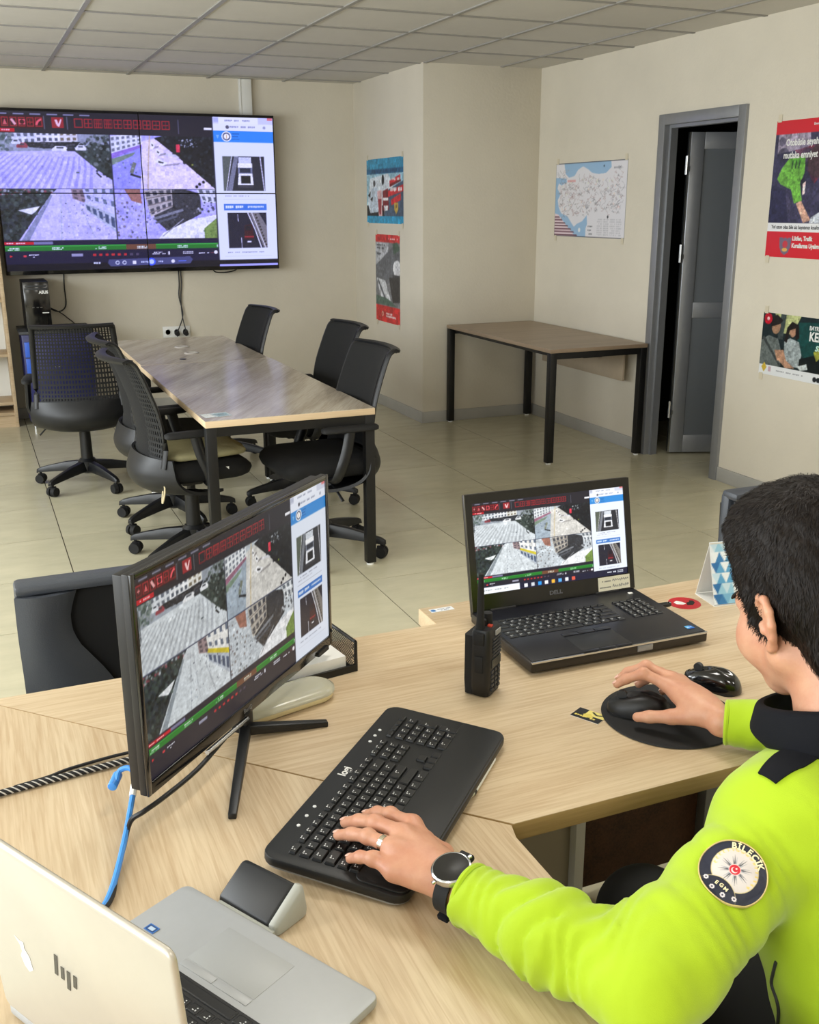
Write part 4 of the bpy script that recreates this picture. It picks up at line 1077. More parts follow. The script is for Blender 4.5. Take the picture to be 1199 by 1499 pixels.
# ------------------------------------------------------------------ the L-shaped desk in front
DZ = .74
OAK_L, OAK_D = rgb(206, 186, 154), rgb(176, 150, 116)
M_OAKX = wood('light_oak_lengthwise', OAK_L, OAK_D, rot=0, rough=.38, fine=.5, broad=.45)
M_OAKY = wood('light_oak_crosswise', OAK_L, OAK_D, rot=math.radians(90), rough=.38, fine=.55, broad=.45)
M_OAKE = wood('oak_edge_band', rgb(170, 140, 92), rgb(140, 112, 68), rough=.5, fine=.4, broad=.3)
M_WENGE = wood('dark_brown_board', rgb(92, 60, 38), rgb(60, 36, 22), rot=math.radians(90), rough=.5)
M_CREAM = mat('cream_board', rgb(176, 166, 146), .6, var=.05, scale=6)
dk = thing('office_desk', 'light oak desk wing across the picture, carrying the dark laptop and the two-way radio', 'desk', (1.1, 1.49, 0))
def slab(poly, z0, z1, mtop, t, name='desktop'):
    top = G().prism(poly, z0, z1-.0006).build(name, M_OAKE, t, world=True, bevel=.0012)
    cx = sum(p[0] for p in poly)/len(poly); cy = sum(p[1] for p in poly)/len(poly)
    q = [(cx+(x-cx)*.9985, cy+(y-cy)*.9985) for x, y in poly]
    G().prism(q, z1-.0009, z1).build('veneer', mtop, top, world=True)
    return top
slab([(-.03, 1.85), (1.78, 1.85), (1.78, 1.13), (.642, 1.13), (-.05, 1.842)], DZ-.03, DZ, M_OAKX, dk)
G().box(1.735, 1.76, 1.16, 1.56, 0, DZ-.031).build('end_panel', M_OAKE, dk, world=True, bevel=.001)
G().box(1.18, 1.52, 1.765, 1.783, .03, DZ-.031).build('modesty_panel', M_WENGE, dk, world=True, bevel=.001)
G().box(.58, 1.155, 1.765, 1.783, .03, DZ-.031).build('modesty_panel', M_CREAM, dk, world=True, bevel=.001)
G().box(1.155, 1.18, 1.74, 1.79, 0, DZ-.031).build('upright', M_SHELFW2, dk, world=True, bevel=.001)
G().box(1.52, 1.56, 1.735, 1.775, 0, DZ-.031).build('leg', M_ALU, dk, world=True, bevel=.002)
G().box(1.56, 1.735, 1.765, 1.783, .03, DZ-.031).build('modesty_panel', M_DARKGREY, dk, world=True, bevel=.001)
dk2 = thing('office_desk', 'light oak desk wing in the foreground, carrying the silver laptop and the keyboard', 'desk', (.28, .7, 0))
slab([(-.07, 1.842), (-.052, 1.842), (.638, 1.129), (.63, 1.1), (.63, -.35), (-.07, -.35)], DZ-.03, DZ, M_OAKY, dk2)
G().box(-.05, .6, -.32, -.295, 0, DZ-.031).build('end_panel', M_OAKE, dk2, world=True, bevel=.001)
G().box(-.05, -.025, -.29, 1.58, .05, DZ-.031).build('side_panel', M_CREAM, dk2, world=True, bevel=.001)
for x, y in ((-.02, 1.62), (.5, 1.12)):
    l = G().box(x-.025, x+.025, y-.025, y+.025, .01, DZ-.031).build('leg', M_ALU, dk2, world=True, bevel=.002)

# ------------------------------------------------------------------ visitor chairs and coffee table beyond the desk
M_LEATH = mat('black_leather', rgb(60, 64, 71), .42, bump=.12, bscale=350, spec=.45)
M_LEATH2 = mat('black_back_cloth', rgb(11, 11, 12), .95)
def visitor_chair(label):
    """front of the chair faces local -y (towards the desk)"""
    t = thing('visitor_chair', label, 'chair', group='leather visitor chairs facing the desk')
    # back: frame board, two leather side bolsters, dark cloth centre
    g = G().box(-.25, .25, .0, .035, .60, .864)
    g.build('back_board', M_LEATH, t, bevel=.012)
    def edge(z):      # half width of the cloth panel
        return ip([(.60, .06), (.655, .092), (.69, .118), (.72, .14), (.75, .152), (.785, .156), (.82, .148), (.87, .128)], z)
    for sx in (-1, 1):
        rows = []
        for k in range(13):
            z = .625+.222*k/12
            row = []
            for j in range(9):
                f = j/8
                x = .246*(1-f)+edge(z)*f
                row.append((sx*x, -.004-.028*math.sin(PI*min(1, .12+f*.86))**.8, z))
            rows.append(row)
        if sx > 0: rows = [r[::-1] for r in rows]
        G().sheet(rows, -.012).build('side_bolster', M_LEATH, t, ang=60)
        pts = [(sx*(edge(.625+.222*k/16)+.001), -.012, .625+.222*k/16) for k in range(17)]
        G().tube(pts, .004, n=6).build('piping', M_LEATH, t)
    rows = [[(-.165+.33*j/10, -.003-.006*math.sin(PI*j/10), .625+.222*k/10) for j in range(11)] for k in range(11)]
    G().sheet(rows, .006).build('back_cloth', M_LEATH2, t, ang=60)
    G().box(-.25, .25, -.03, .03, .847, .870).build('top_rail', M_LEATH, t, bevel=.009)
    G().box(-.25, .25, -.03, .03, .592, .622).build('bottom_rail', M_LEATH, t, bevel=.007)
    G().box(-.255, .255, -.46, .0, .40, .48).build('seat', M_LEATH, t, bevel=.025, seg=3)
    for sx in (-1, 1):
        G().tube(smooth_tab([(sx*.235, .03, .83), (sx*.235, .02, .5), (sx*.24, .06, .2), (sx*.24, .1, .0)], 12), .013, n=10).build('rear_leg', M_BLACKM, t)
        G().tube(smooth_tab([(sx*.235, -.42, .40), (sx*.24, -.44, .2), (sx*.24, -.45, .0)], 8), .013, n=10).build('front_leg', M_BLACKM, t)
        a = G().tube(smooth_tab([(sx*.27, .02, .56), (sx*.285, -.1, .61), (sx*.285, -.3, .61), (sx*.27, -.4, .5), (sx*.25, -.42, .4)], 16), .013, n=10).build('armrest', M_BLACKM, t)
    return t
vc = visitor_chair('black leather visitor chair with a dark cloth back centre, behind the monitor')
vc.matrix_world = Matrix.Translation((.268, 2.10, -.016+.016)) @ Matrix.Rotation(0.0, 4, 'Z'); WM[vc.name] = vc.matrix_world.copy()
# this one stands askew, only a sliver of it shows
place_copy(vc, (2.052, 2.075, -.012+.012), math.radians(0), 'black leather visitor chair mostly hidden behind the man\'s head', 'leather visitor chairs facing the desk')
ctb = thing('coffee_table', 'low pale oak coffee table just visible behind the dark laptop', 'table', (1.44, 2.35, 0))
top = G().box(-.31, .31, -.25, .25, .40, .4492).build('tabletop', M_EDGE, ctb, bevel=.002)
G().box(-.308, .308, -.248, .248, .449, .45).build('veneer', M_OAKX, top)
for sx in (-1, 1):
    G().box(sx*.27-.012, sx*.27+.012, -.22, .22, 0, .40).build('side_panel', M_EDGE, ctb, bevel=.001)
G().box(-.257, .257, -.18, .18, .14, .16).build('shelf', M_EDGE, ctb)
st2 = thing('table_sticker', 'small white inventory sticker on the corner of the coffee table', 'sticker', (1.19, 2.565, .4503))
R = Ras(40, 14, (232, 234, 236)); R.disc(.15, .5, .3, (60, 120, 180)); R.dashes(.35, .9, .3, .15, (70,80,100), 9, 1); R.dashes(.35, .8, .6, .15, (70,80,100), 8, 2)
print_mesh('sticker_print', R.out(), .075, .026, frame((0,0,.0004), (1,0,0), (0,1,0)), print_mat('sticker_paper_white', .4), st2)

# ------------------------------------------------------------------ monitor on V-shaped feet
M_SCREEN = print_mat('monitor_picture', .3, 0.5)
M_BEZEL = mat('charcoal_bezel', rgb(26, 25, 25), .45, var=.1, scale=30)
mx = Vector((.714, .70, 0)); mn = Vector((.70, -.714, 0))       # along the screen, towards the viewer of the screen
mon = thing('computer_monitor', 'wide black computer monitor on V-shaped feet showing traffic cameras', 'monitor', M=frame((.3595, 1.5225, .74), tuple(mx), (0,0,1)) @ Matrix.Rotation(-PI/2, 4, 'X'))
# local: x along screen, y away from its viewer, z up
mw, mz0, mz1 = .289, .056, .391
body = G().box(-mw, mw, .0, .012, mz0, mz1).box(-mw+.004, mw-.004, .012, .03, mz0+.004, mz1-.004).build('housing', M_BEZEL, mon, bevel=.002)
g = G()
for q in ((-mw, -mw+.009, mz0, mz1), (mw-.009, mw, mz0, mz1), (-mw+.009, mw-.009, mz1-.009, mz1), (-mw+.009, mw-.009, mz0, mz0+.02)):
    g.box(q[0], q[1], -.004, .0, q[2], q[3])
g.build('bezel', M_GLOSS, body, bevel=.001)
print_mesh('screen_picture', paint_screen(400, 226, 'monitor'), 2*mw-.018, mz1-mz0-.029, frame((0, -.0012, (mz0+.02+mz1-.009)/2), (1,0,0), (0,0,1)), M_SCREEN, mon)
text('brand_print', 'BenQ', .011, mat('dim_grey_print', rgb(120, 120, 124), .5), body, frame((-.02, -.0043, mz0+.010), (1,0,0), (0,0,1)))
G().box(.23, .27, -.006, 0, mz0-.004, mz0+.004).build('button_strip', M_BEZEL, body)
neck = G().box(-.03, .03, .018, .045, .03, .22).box(-.012, .012, .006, .036, .01, .05).build('neck', M_BLACKM, mon, bevel=.003)
ap = Vector((-.005, .012, .018))
inv = WM[mon.name].inverted()
for tip in ((.269, 1.302, .745), (.488, 1.516, .745)):
    tl = inv @ Vector(tip)
    d = (tl-ap).normalized(); s = d.cross(Vector((0,0,1))).normalized()
    rings = []
    for p, w_, h_ in ((ap, .009, .009), (ap.lerp(tl, .5), .0078, .007), (tl, .0062, .005)):
        rings.append([p+s*w_-Vector((0,0,h_)), p+s*w_+Vector((0,0,h_)), p-s*w_+Vector((0,0,h_)), p-s*w_-Vector((0,0,h_))])
    G().loft(rings).build('foot', M_BLACKM, mon, bevel=.002)
G().cyl((-.14, -.002, mz0-.008), (-.02, -.002, mz0-.008), .004, n=8).build('metal_clip', M_CHROME, mon)

# ------------------------------------------------------------------ cables on the desk
def braid():
    m = bpy.data.materials.new('braided_cable'); m.use_nodes = True
    nt = m.node_tree; b_ = nt.nodes['Principled BSDF']; N = nt.nodes.new; L = nt.links.new
    tc = N('ShaderNodeTexCoord'); wv = N('ShaderNodeTexWave'); wv.bands_direction = 'DIAGONAL'; wv.inputs['Scale'].default_value = 55
    L(tc.outputs['Object'], wv.inputs['Vector'])
    r = N('ShaderNodeValToRGB'); r.color_ramp.interpolation = 'CONSTANT'; r.color_ramp.elements[0].color = rgb(16, 16, 18); r.color_ramp.elements[1].position = .8; r.color_ramp.elements[1].color = rgb(190, 186, 178)
    L(wv.outputs['Fac'], r.inputs['Fac']); L(r.outputs['Color'], b_.inputs['Base Color']); b_.inputs['Roughness'].default_value = .7
    return m
cable('braided_cable', 'thick black and white braided cable lying on the desk left of the monitor', [(-.108, 1.49, .01), (-.106, 1.49, .30), (-.104, 1.492, .60), (-.094, 1.495, .72), (-.068, 1.499, .747), (-.04, 1.502, .746), (.02, 1.51, .746), (.09, 1.518, .746), (.166, 1.525, .747), (.24, 1.54, .75), (.3, 1.57, .75)], .0055, braid(), n=60)
cable('thin_cable', 'thin black cable beside the braided cable left of the monitor', [(-.02, 1.515, .744), (.03, 1.525, .744), (.062, 1.537, .744), (.126, 1.547, .745), (.2, 1.548, .75), (.28, 1.54, .78), (.33, 1.52, .84)], .0028, M_CORD)
cable('display_cable', 'black cable from the lower corner of the monitor down behind the silver laptop', [(.30, 1.465, .785), (.24, 1.40, .776), (.18, 1.345, .775), (.147, 1.322, .773), (.128, 1.325, .76), (.112, 1.285, .748), (.095, 1.235, .7445), (.083, 1.187, .7445), (.064, 1.165, .7445), (.02, 1.18, .7445), (-.035, 1.205, .7445), (-.066, 1.22, .746), (-.088, 1.224, .70), (-.092, 1.224, .4), (-.094, 1.224, .01)], .0038, M_CORD, n=70)
M_BLUEC = mat('blue_network_cable', rgb(62, 138, 216), .4)
bc = cable('blue_cable', 'blue network cable with a hooked end standing up at the monitor corner', [(-.094, 1.25, .01), (-.092, 1.25, .4), (-.088, 1.25, .70), (-.066, 1.246, .746), (-.02, 1.226, .745), (.03, 1.185, .745), (.062, 1.165, .745), (.083, 1.195, .746), (.111, 1.282, .75), (.134, 1.357, .765), (.147, 1.396, .785), (.143, 1.411, .795), (.129, 1.419, .79), (.121, 1.406, .78)], .0042, M_BLUEC, n=80)
G().cyl((.1265, 1.4255, .781), (.1135, 1.3985, .777), .0075, n=10).build('hook_end', M_BLUEC, bc, world=True, bevel=.002)
G().cyl((.139, 1.372, .7715), (.144, 1.387, .7795), .0053, n=10).build('white_sleeve', M_WHITEP, bc, world=True)

# ------------------------------------------------------------------ keyboard with wrist rest
M_KBODY = mat('matt_black_keyboard', rgb(18, 19, 19), .5, bump=.03, bscale=900)
M_KEY = mat('black_keycap', rgb(13, 14, 15), .38, var=.1, scale=60)
KX, KY = Vector((.700, .714, 0)), Vector((-.714, .700, 0))
tilt = math.radians(3.6)
KM = frame((.507, 1.250, DZ), tuple(KX), tuple(KY))
kb = thing('keyboard', 'full-size black keyboard with wrist rest under the man\'s left hand', 'keyboard', M=KM)
TM = Matrix.Translation((0, -.107, .010)) @ Matrix.Rotation(tilt, 4, 'X') @ Matrix.Translation((0, .107, 0))
def rrect(w, h, r, n=5, cx=0, cy=0):
    p = []
    for sx, sy, a0 in ((1,1,0), (-1,1,90), (-1,-1,180), (1,-1,270)):
        for k in range(n+1):
            a = math.radians(a0+90*k/n); p.append((cx+sx*(w-r)+r*math.cos(a), cy+sy*(h-r)+r*math.sin(a)))
    return p
KW, KH = .229, .106
body = G().prism(rrect(KW, KH, .022), -.004, .010, TM).build('keyboard_body', M_KBODY, kb, bevel=.003)
G().prism(rrect(KW-.002, KH-.002, .022), -.0065, -.004, TM).build('light_rim', M_ALU, body)
G().prism(rrect(KW-.006, .037, .014, cy=-.066), .0095, .0125, TM).build('wrist_rest', M_KBODY, body, bevel=.0015)
G().box(-.17, -.12, .08, .1, -.011, -.005, TM @ Matrix.Translation((0,0,0))).box(.12, .17, .08, .1, -.011, -.005, TM).build('rear_foot', M_RUBBER, body)
G().box(-.17, .17, -.098, -.09, -.010, -.006).build('front_foot', M_RUBBER, body)
KC = {}
def keycap(w, d, h):
    k = (round(w, 4), round(d, 4))
    if k in KC: return KC[k]
    a, b_ = w/2, d/2; i = .0016
    v = [(-a,-b_,0),(a,-b_,0),(a,b_,0),(-a,b_,0),(-a+i,-b_+i,h),(a-i,-b_+i,h),(a-i,b_-i,h),(-a+i,b_-i,h)]
    g = G().add(v, [(0,3,2,1),(4,5,6,7),(0,1,5,4),(1,2,6,5),(2,3,7,6),(3,0,4,7)])
    me = bpy.data.meshes.new('key'); me.from_pydata(g.v, [], g.f)
    bm = bmesh.new(); bm.from_mesh(me); bmesh.ops.bevel(bm, geom=[e for e in bm.edges], offset=.0007, segments=1, affect='EDGES'); bm.to_mesh(me); bm.free()
    me.materials.append(M_KEY); KC[k] = me
    return me
M_LEG = mat('key_legend', rgb(214, 216, 216), .6)
legend = bpy.data.meshes.new('key_legend')
_g = G()
for a in ((-.0036,-.0022,.0004,.0028), (-.0006,.002,.0016,.0028), (-.0036,-.0020,-.0028,-.0014)): _g.box(a[0], a[1], a[2], a[3], 0, .0001)
legend.from_pydata(_g.v, [], _g.f); legend.materials.append(M_LEG)
P_ = .0187
rows = [  # y, pitch-depth, list of key widths (in units, negative = gap), starting x
    (.066, .012, [1.0, -.25] + [.86]*4 + [-.22] + [.86]*4 + [-.22] + [.86]*4),
    (.048, .0172, [1]*13 + [2]),
    (.0295, .0172, [1.5] + [1]*12 + [1.5]),
    (.011, .0172, [1.75] + [1]*11 + [2.25]),
    (-.0075, .0172, [1.25] + [1]*11 + [2.75]),
    (-.025, .0168, [1.5, 1, 1.25, 5.5, 1.25, 1.25, 1.25, 2.0-.25]),
]
KX0 = -.211; MAIN_W = 15*P_*.945
for y, dp, ks in rows:
    tot = sum(abs(k) for k in ks); u = MAIN_W/tot; x = KX0
    for k in ks:
        w = abs(k)*u
        if k > 0:
            o = stamp('key', keycap(w-.0014, dp-.0012, .0042), kb, TM @ Matrix.Translation((x+w/2, y, .010)))
            if k <= 2.3: stamp('key_legend', legend, o, Matrix.Translation((-.0015, .001, .0043)))
        x += w
for c in range(3):          # navigation block (two columns show in the photo as 2 x 3, then arrows)
    for y, dp in ((.066, .012), (.048, .0172), (.0295, .0172)):
        o = stamp('key', keycap(.0158, dp-.0012, .0042), kb, TM @ Matrix.Translation((.070+c*.0172, y, .010)))
        stamp('key_legend', legend, o, Matrix.Translation((-.0015, .001, .0043)))
for x, y in ((.0872, -.0075), (.070, -.025), (.0872, -.025), (.1044, -.025)):
    o = stamp('key', keycap(.0158, .0158, .0042), kb, TM @ Matrix.Translation((x, y, .010)))
for r, y in enumerate((.048, .0295, .011, -.0075, -.025)):
    for c in range(4):
        if (c == 3 and r in (2, 4)) or (r == 4 and c == 1): continue
        w, h_, yy, xx = .0158, .0160, y, .1345+c*.0182
        if c == 3 and r in (1, 3): h_, yy = .034, y-.0092
        if r == 4 and c == 0: w, xx = .034, xx+.0091
        o = stamp('key', keycap(w, h_, .0042), kb, TM @ Matrix.Translation((xx, yy, .010)))
        stamp('key_legend', legend, o, Matrix.Translation((-.0015, .001, .0043)))
for c in range(4):
    stamp('key', keycap(.0158, .0108, .0042), kb, TM @ Matrix.Translation((.1345+c*.0182, .066, .010)))
for x in (-.15, -.125, -.10, .10, .12, .14):
    G().lathe([(.0028, 0), (.0026, .0012), (0, .0012)], (x, .087, .010), 10, TM).build('media_button', M_LEG, kb)
text('brand_print', 'logi', .0185, M_LETTER, kb, TM @ Matrix.Translation((.003, .0865, .0103)), bold=.0004)
# pen by the wrist rest
pen = thing('ballpoint_pen', 'white ballpoint pen lying along the keyboard wrist rest', 'pen', M=frame((.652, 1.252, DZ), (.074, .076, 0), (-.076, .074, 0)))
G().cyl((-.045, 0, .0045), (.062, 0, .0045), .0045, n=12).build('barrel', M_WHITEP, pen)
G().cyl((-.062, 0, .0045), (-.045, 0, .0045), .0012, .0042, n=12).build('tip', M_CHROME, pen)
G().cyl((-.045, 0, .0045), (-.038, 0, .0045), .0049, n=12).build('ring', M_BLACK, pen)
G().box(.02, .064, -.0012, .0012, .0088, .0102).build('clip', M_CHROME, pen)

# ------------------------------------------------------------------ dark laptop
M_DECK = mat('dark_laptop_deck', rgb(20, 21, 28), .3, var=.06, scale=40)
M_SLATE = mat('dark_metal_shell', rgb(58, 54, 50), .35, .6)
M_LSCREEN = print_mat('laptop_picture', .3, 0.72)
dl = thing('laptop', 'large open dark laptop on the right desk wing showing the camera software', 'laptop', (1.110, 1.674, DZ), math.radians(-1.5))
lw2, ld = .2025, .136
base = G().box(-lw2, lw2, -ld, ld, .006, .028).build('base', M_SLATE, dl, bevel=.004)
G().box(-lw2+.004, lw2-.004, -ld+.004, ld-.002, .0275, .030).build('deck', M_DECK, base, bevel=.001)
G().box(-lw2+.002, lw2-.002, -ld-.0008, -ld+.004, .025, .0285).build('silver_trim', M_CHROME, base)
G().box(.035, .07, -ld-.002, -ld+.002, .012, .024).build('latch', M_ALU, base, bevel=.001)
for sx in (-1, 1):
    for sy in (-1, 1): G().cyl((sx*.17, sy*.11, 0), (sx*.17, sy*.11, .006), .012, n=12).build('rubber_foot', M_RUBBER, base)
G().box(-.085, .025, -.125, -.058, .0298, .0304).build('touchpad', M_BLACK, base, bevel=.0002)
for a, b_ in ((-.085, -.05), (-.048, -.012), (-.010, .025)):
    G().box(a, b_, -.054, -.041, .0298, .0316).build('touchpad_button', M_DECK, base, bevel=.0005)
    G().box(a, b_, -.133, -.127, .0298, .0308).build('touchpad_button', M_DECK, base, bevel=.0003)
drows = [(.088, .010, [1]*16), (.073, .0155, [1]*13+[2]), (.0565, .0155, [1.5]+[1]*12+[1.5]), (.040, .0155, [1.75]+[1]*11+[2.25]), (.0235, .0155, [1.25]+[1]*11+[2.75]), (.007, .0155, [1.25, 1, 1, 1.25, 5, 1.25, 1, 1.25, 1, 1])]
for y, dp, ks in drows:
    u = .272/sum(ks); x = -.19
    for k in ks:
        w = k*u
        o = stamp('key', keycap(w-.0016, dp-.0016, .0022), dl, Matrix.Translation((x+w/2, y-.022, .0302)))
        if k <= 1.3 and dp > .012: stamp('key_legend', legend, o, Matrix.Translation((-.001, .0005, .0022)))
        x += w
for r in range(6):
    for c in range(4):
        o = stamp('key', keycap(.0165, .0138 if r else .0085, .0022), dl, Matrix.Translation((.104+c*.0182+.008, (.088, .073, .0565, .040, .0235, .007)[r]-.022, .0302)))
        if r: stamp('key_legend', legend, o, Matrix.Translation((-.001, .0005, .0022)))
G().box(.168, .178, .098, .106, .0298, .0314).build('power_button', M_LETTER, base, bevel=.0005)
R = Ras(24, 24, (40, 110, 190)); R.poly([(.0,.0),(.6,0),(.3,1),(0,1)], (90, 170, 225)); R.dashes(.15, .85, .4, .12, (235,240,250), 5, 1); R.rect(.0, .8, 1, 1, (20, 60, 130))
print_mesh('processor_sticker', R.out(), .017, .016, frame((.178, -.108, .0307), (1,0,0), (0,1,0)), print_mat('sticker_gloss', .2), base)
# lid: leans slightly back
lidM = Matrix.Translation((0, ld-.006, .030)) @ Matrix.Rotation(math.radians(-12), 4, 'X')
LH = .252
lid = G().box(-lw2, lw2, .0, .012, -.012, LH, lidM).build('lid', M_SLATE, dl, bevel=.003)
g = G()
for q in ((-lw2+.001, -.186, .0, LH-.001), (.186, lw2-.001, .0, LH-.001), (-.186, .186, LH-.02, LH-.001), (-.186, .186, .0, .036)):
    g.box(q[0], q[1], -.003, .0005, q[2], q[3], lidM)
g.build('bezel', M_GLOSS, lid)
print_mesh('screen_picture', paint_screen(320, 176, 'laptop'), .372, LH-.056, lidM @ frame((0, -.0008, (.036+LH-.02)/2), (1,0,0), (0,0,1)), M_LSCREEN, lid)
text('brand_print', 'DELL', .012, mat('grey_print', rgb(96, 96, 100), .4), lid, lidM @ frame((0, -.0033, .017), (1,0,0), (0,0,1)), bold=.0005, xs=1.2)
for sx in (-1, 1): G().cyl((sx*.13-.03, .004, -.001), (sx*.13+.03, .004, -.001), .008, n=12, M=lidM).build('hinge', M_BLACK, lid)
R = Ras(90, 34, (232, 228, 206)); 
rr = random.Random(3)
for y0 in (.28, .7):
    R.dashes(.05, .4, y0, .1, (110, 110, 104), 9, int(y0*10)); x = .45
    for k in range(8):
        R.line([(x, y0+.05+.08*rr.random()), (x+.03, y0-.12+.1*rr.random()), (x+.05, y0+.08*rr.random())], .05, (90, 92, 96), .8); x += .064
print_mesh('handwritten_label', R.out(), .082, .031, lidM @ frame((.148, -.0036, .0185), (1,0,0), (0,0,1)), print_mat('label_paper', .6), lid)
usb = thing('usb_receiver', 'small black USB dongle plugged into the right side of the dark laptop', 'dongle', (1.326, 1.712, DZ+.012))
G().box(-.012, .02, -.007, .007, 0, .0085).build('stick', M_BLACK, usb, bevel=.002)
G().cyl((.02, 0, .0043), (.024, 0, .0043), .0055, n=12).build('cap', M_GLOSS, usb)

# ------------------------------------------------------------------ two-way radio
rd = thing('two_way_radio', 'black handheld two-way radio standing upright beside the dark laptop', 'radio', (.796, 1.523, DZ), math.radians(38))
rings = []
for z, a, b_ in ((0, .022, .014), (.004, .027, .018), (.03, .029, .0195), (.09, .0285, .019), (.125, .028, .0185), (.132, .026, .016)):
    rings.append([(x, y, z) for x, y in rrect(a, b_, .009, 4)])
rb = G().loft(rings).build('body', M_BLACK, rd, ang=50)
rings = []
for z, a, b_ in ((.003, .0255, .01), (.03, .027, .011), (.118, .026, .011)):
    rings.append([(x, y+.021, z) for x, y in rrect(a, b_, .006, 3)])
G().loft(rings).build('battery', M_RUBBER, rd, ang=50)
G().tube([(-.017, .004, .128), (-.017, .004, .15), (-.017, .004, .20), (-.017, .004, .236)], [.0085, .007, .006, .0045], n=12).build('antenna', M_RUBBER, rd)
k1 = G().cyl((.014, .004, .130), (.014, .004, .152), .0095, .0088, n=16).build('volume_knob', M_RUBBER, rd, bevel=.001)
G().cyl((-.001, .006, .130), (-.001, .006, .143), .006, n=12).build('channel_knob', M_RUBBER, rd)
G().box(-.004, .004, -.012, -.004, .131, .135).build('status_lamp', mat('orange_red_plastic', rgb(176, 60, 40), .4), rd)
G().box(-.001, .019, -.0205, -.0185, .117, .126).build('name_plate', mat('dull_silver_plate', rgb(150, 150, 148), .4), rd)
for z in range(6): G().box(-.012, .022, -.0212, -.0185, .078+.0065*z, .0815+.0065*z).build('speaker_slot', M_DARKGREY, rd, bevel=.0005)
G().box(-.016, .02, -.0212, -.0185, .058, .074).build('display', mat('grey_lcd', rgb(58, 60, 58), .25), rd)
for r in range(5):
    for c in range(3):
        G().box(-.018+c*.0135, -.0085+c*.0135, -.0215, -.018, .012+.0088*r, .0178+.0088*r).build('keypad_key', M_DARKGREY, rd, bevel=.0006)
G().box(-.0305, -.0285, -.008, .008, .05, .082).build('talk_button', M_RUBBER, rd, bevel=.0008)
G().box(-.034, -.027, -.01, .01, .105, .128).build('accessory_cover', M_RUBBER, rd, bevel=.002)

# ------------------------------------------------------------------ mice, pad, card, round sticker, calendar
def mouse(name, label, x, y, ang, L_, W_, H_, z0=DZ):
    t = thing(name, label, 'mouse', (x, y, z0), ang)
    rings = []
    for k in range(9):
        ph = k/8*PI/2
        z = H_*math.sin(ph)
        ring = []
        for j in range(28):
            a = 2*PI*j/28; c, s = math.cos(a), math.sin(a)
            sq = math.cos(ph)**.55 if k < 8 else .02
            hump = 1+.18*(-s)          # higher towards the palm
            ring.append((W_/2*(1-.07*s*s)*math.copysign(abs(c)**.8, c)*sq, L_/2*math.copysign(abs(s)**.85, s)*sq, .002+z*(1 if k < 3 else hump*(.82+.18*abs(c)))))
        rings.append(ring)
    b_ = G().loft(rings).build('shell', M_GLOSS if 'glossy' in label else M_BLACK, t, ang=70)
    G().cyl((-.004, L_*.27, H_*.86), (.004, L_*.27, H_*.86), .0085, n=14).build('scroll_wheel', M_DARKGREY, t)
    G().prism(rrect(W_/2*.9, L_/2*.92, .02), 0, .004).build('sole', M_RUBBER, t)
    return t
pad = thing('mouse_pad', 'round black mouse pad under the man\'s right hand', 'mouse pad', (1.052, 1.312, DZ))
G().lathe([(.117, 0), (.119, .0015), (.117, .003), (0, .003)], n=64).build('mat_disc', M_RUBBER, pad)
rings = []
for k in range(7):
    ph = k/6*PI/2
    rings.append([(.058+.05*math.cos(2*PI*j/32)*math.cos(ph)*.9, -.052+.05*math.sin(2*PI*j/32)*math.cos(ph), .003+.014*math.sin(ph)) for j in range(32)])
mouse('computer_mouse', 'black mouse held by the man\'s right hand on the round pad', 1.005, 1.338, math.atan2(.057+.62, -.065-.0) if False else math.radians(49), .112, .064, .036, DZ+.003)
mouse('computer_mouse', 'glossy black spare mouse lying free beside the round pad', 1.196, 1.376, math.radians(24), .112, .06, .034)
cd = thing('business_card', 'small yellow and black card tucked under the edge of the mouse pad', 'card', (.921, 1.367, DZ), math.radians(-62))
R = Ras(60, 38, (22, 22, 24)); R.rect(.35, 0, 1, .5, (224, 210, 120)); R.poly([(.3,.5),(.5,.3),(.7,.62),(.4,.8)], (214, 196, 90)); R.dashes(.08, .8, .66, .14, (226, 206, 100), 8, 1); R.line([(.5,.1),(.7,.3),(.9,.15)], .1, (20,20,20))
print_mesh('card_print', R.out(), .055, .036, Matrix.Translation((0,0,.0009)), print_mat('card_gloss', .3), cd)
G().box(-.0275, .0275, -.018, .018, 0, .0007).build('card_body', M_WHITEP, cd)
rs = thing('round_sticker', 'round red sticker with a white figure, on the desk right of the dark laptop', 'sticker', (1.408, 1.735, DZ), math.radians(-8))
M_REDP = mat('red_sticker_print', rgb(186, 24, 40), .35)
G().lathe([(.036, 0), (.036, .0006), (0, .0006)], n=40).build('disc', M_REDP, rs)
G().prism([(-.022,.01),(-.012,.016),(-.002,.008),(.002,-.004),(-.008,-.008),(-.02,-.002)], .0006, .0009).build('white_figure', M_LETTER, rs)
G().prism([(.0,-.012),(.006,.002),(.014,.004),(.018,.012),(.026,.008),(.024,-.004),(.012,-.016)], .0006, .0009).build('black_figure', M_BLACK, rs)
cl = thing('desk_calendar', 'blue and white patterned tent calendar at the back of the desk, by the man\'s face', 'calendar', (1.565, 1.715, DZ), math.radians(-8))
R = Ras(90, 66, (226, 234, 240)); rnd = random.Random(12)
for i in range(9):
    for j in range(6):
        x, y = i/9, j/6
        c = rnd.choice([(70,140,190),(120,180,214),(44,110,170),(196,222,236),(232,240,244)])
        R.poly([(x,y),(x+1/9,y),(x+1/18,y+1/6)], c); R.poly([(x+1/9,y),(x+1/9+.055,y+1/6),(x+1/18,y+1/6)], rnd.choice([(90,160,205),(150,200,224),(56,124,180)]))
R.rect(.25, .25, .95, .85, (236, 240, 242))
PM = print_mat('calendar_print', .4)
cM = Matrix.Translation((0, -.038, .004)) @ Matrix.Rotation(math.radians(-17), 4, 'X')
G().box(-.105, .105, .0, .0015, 0, .14, cM).build('front_board', M_WHITEP, cl)
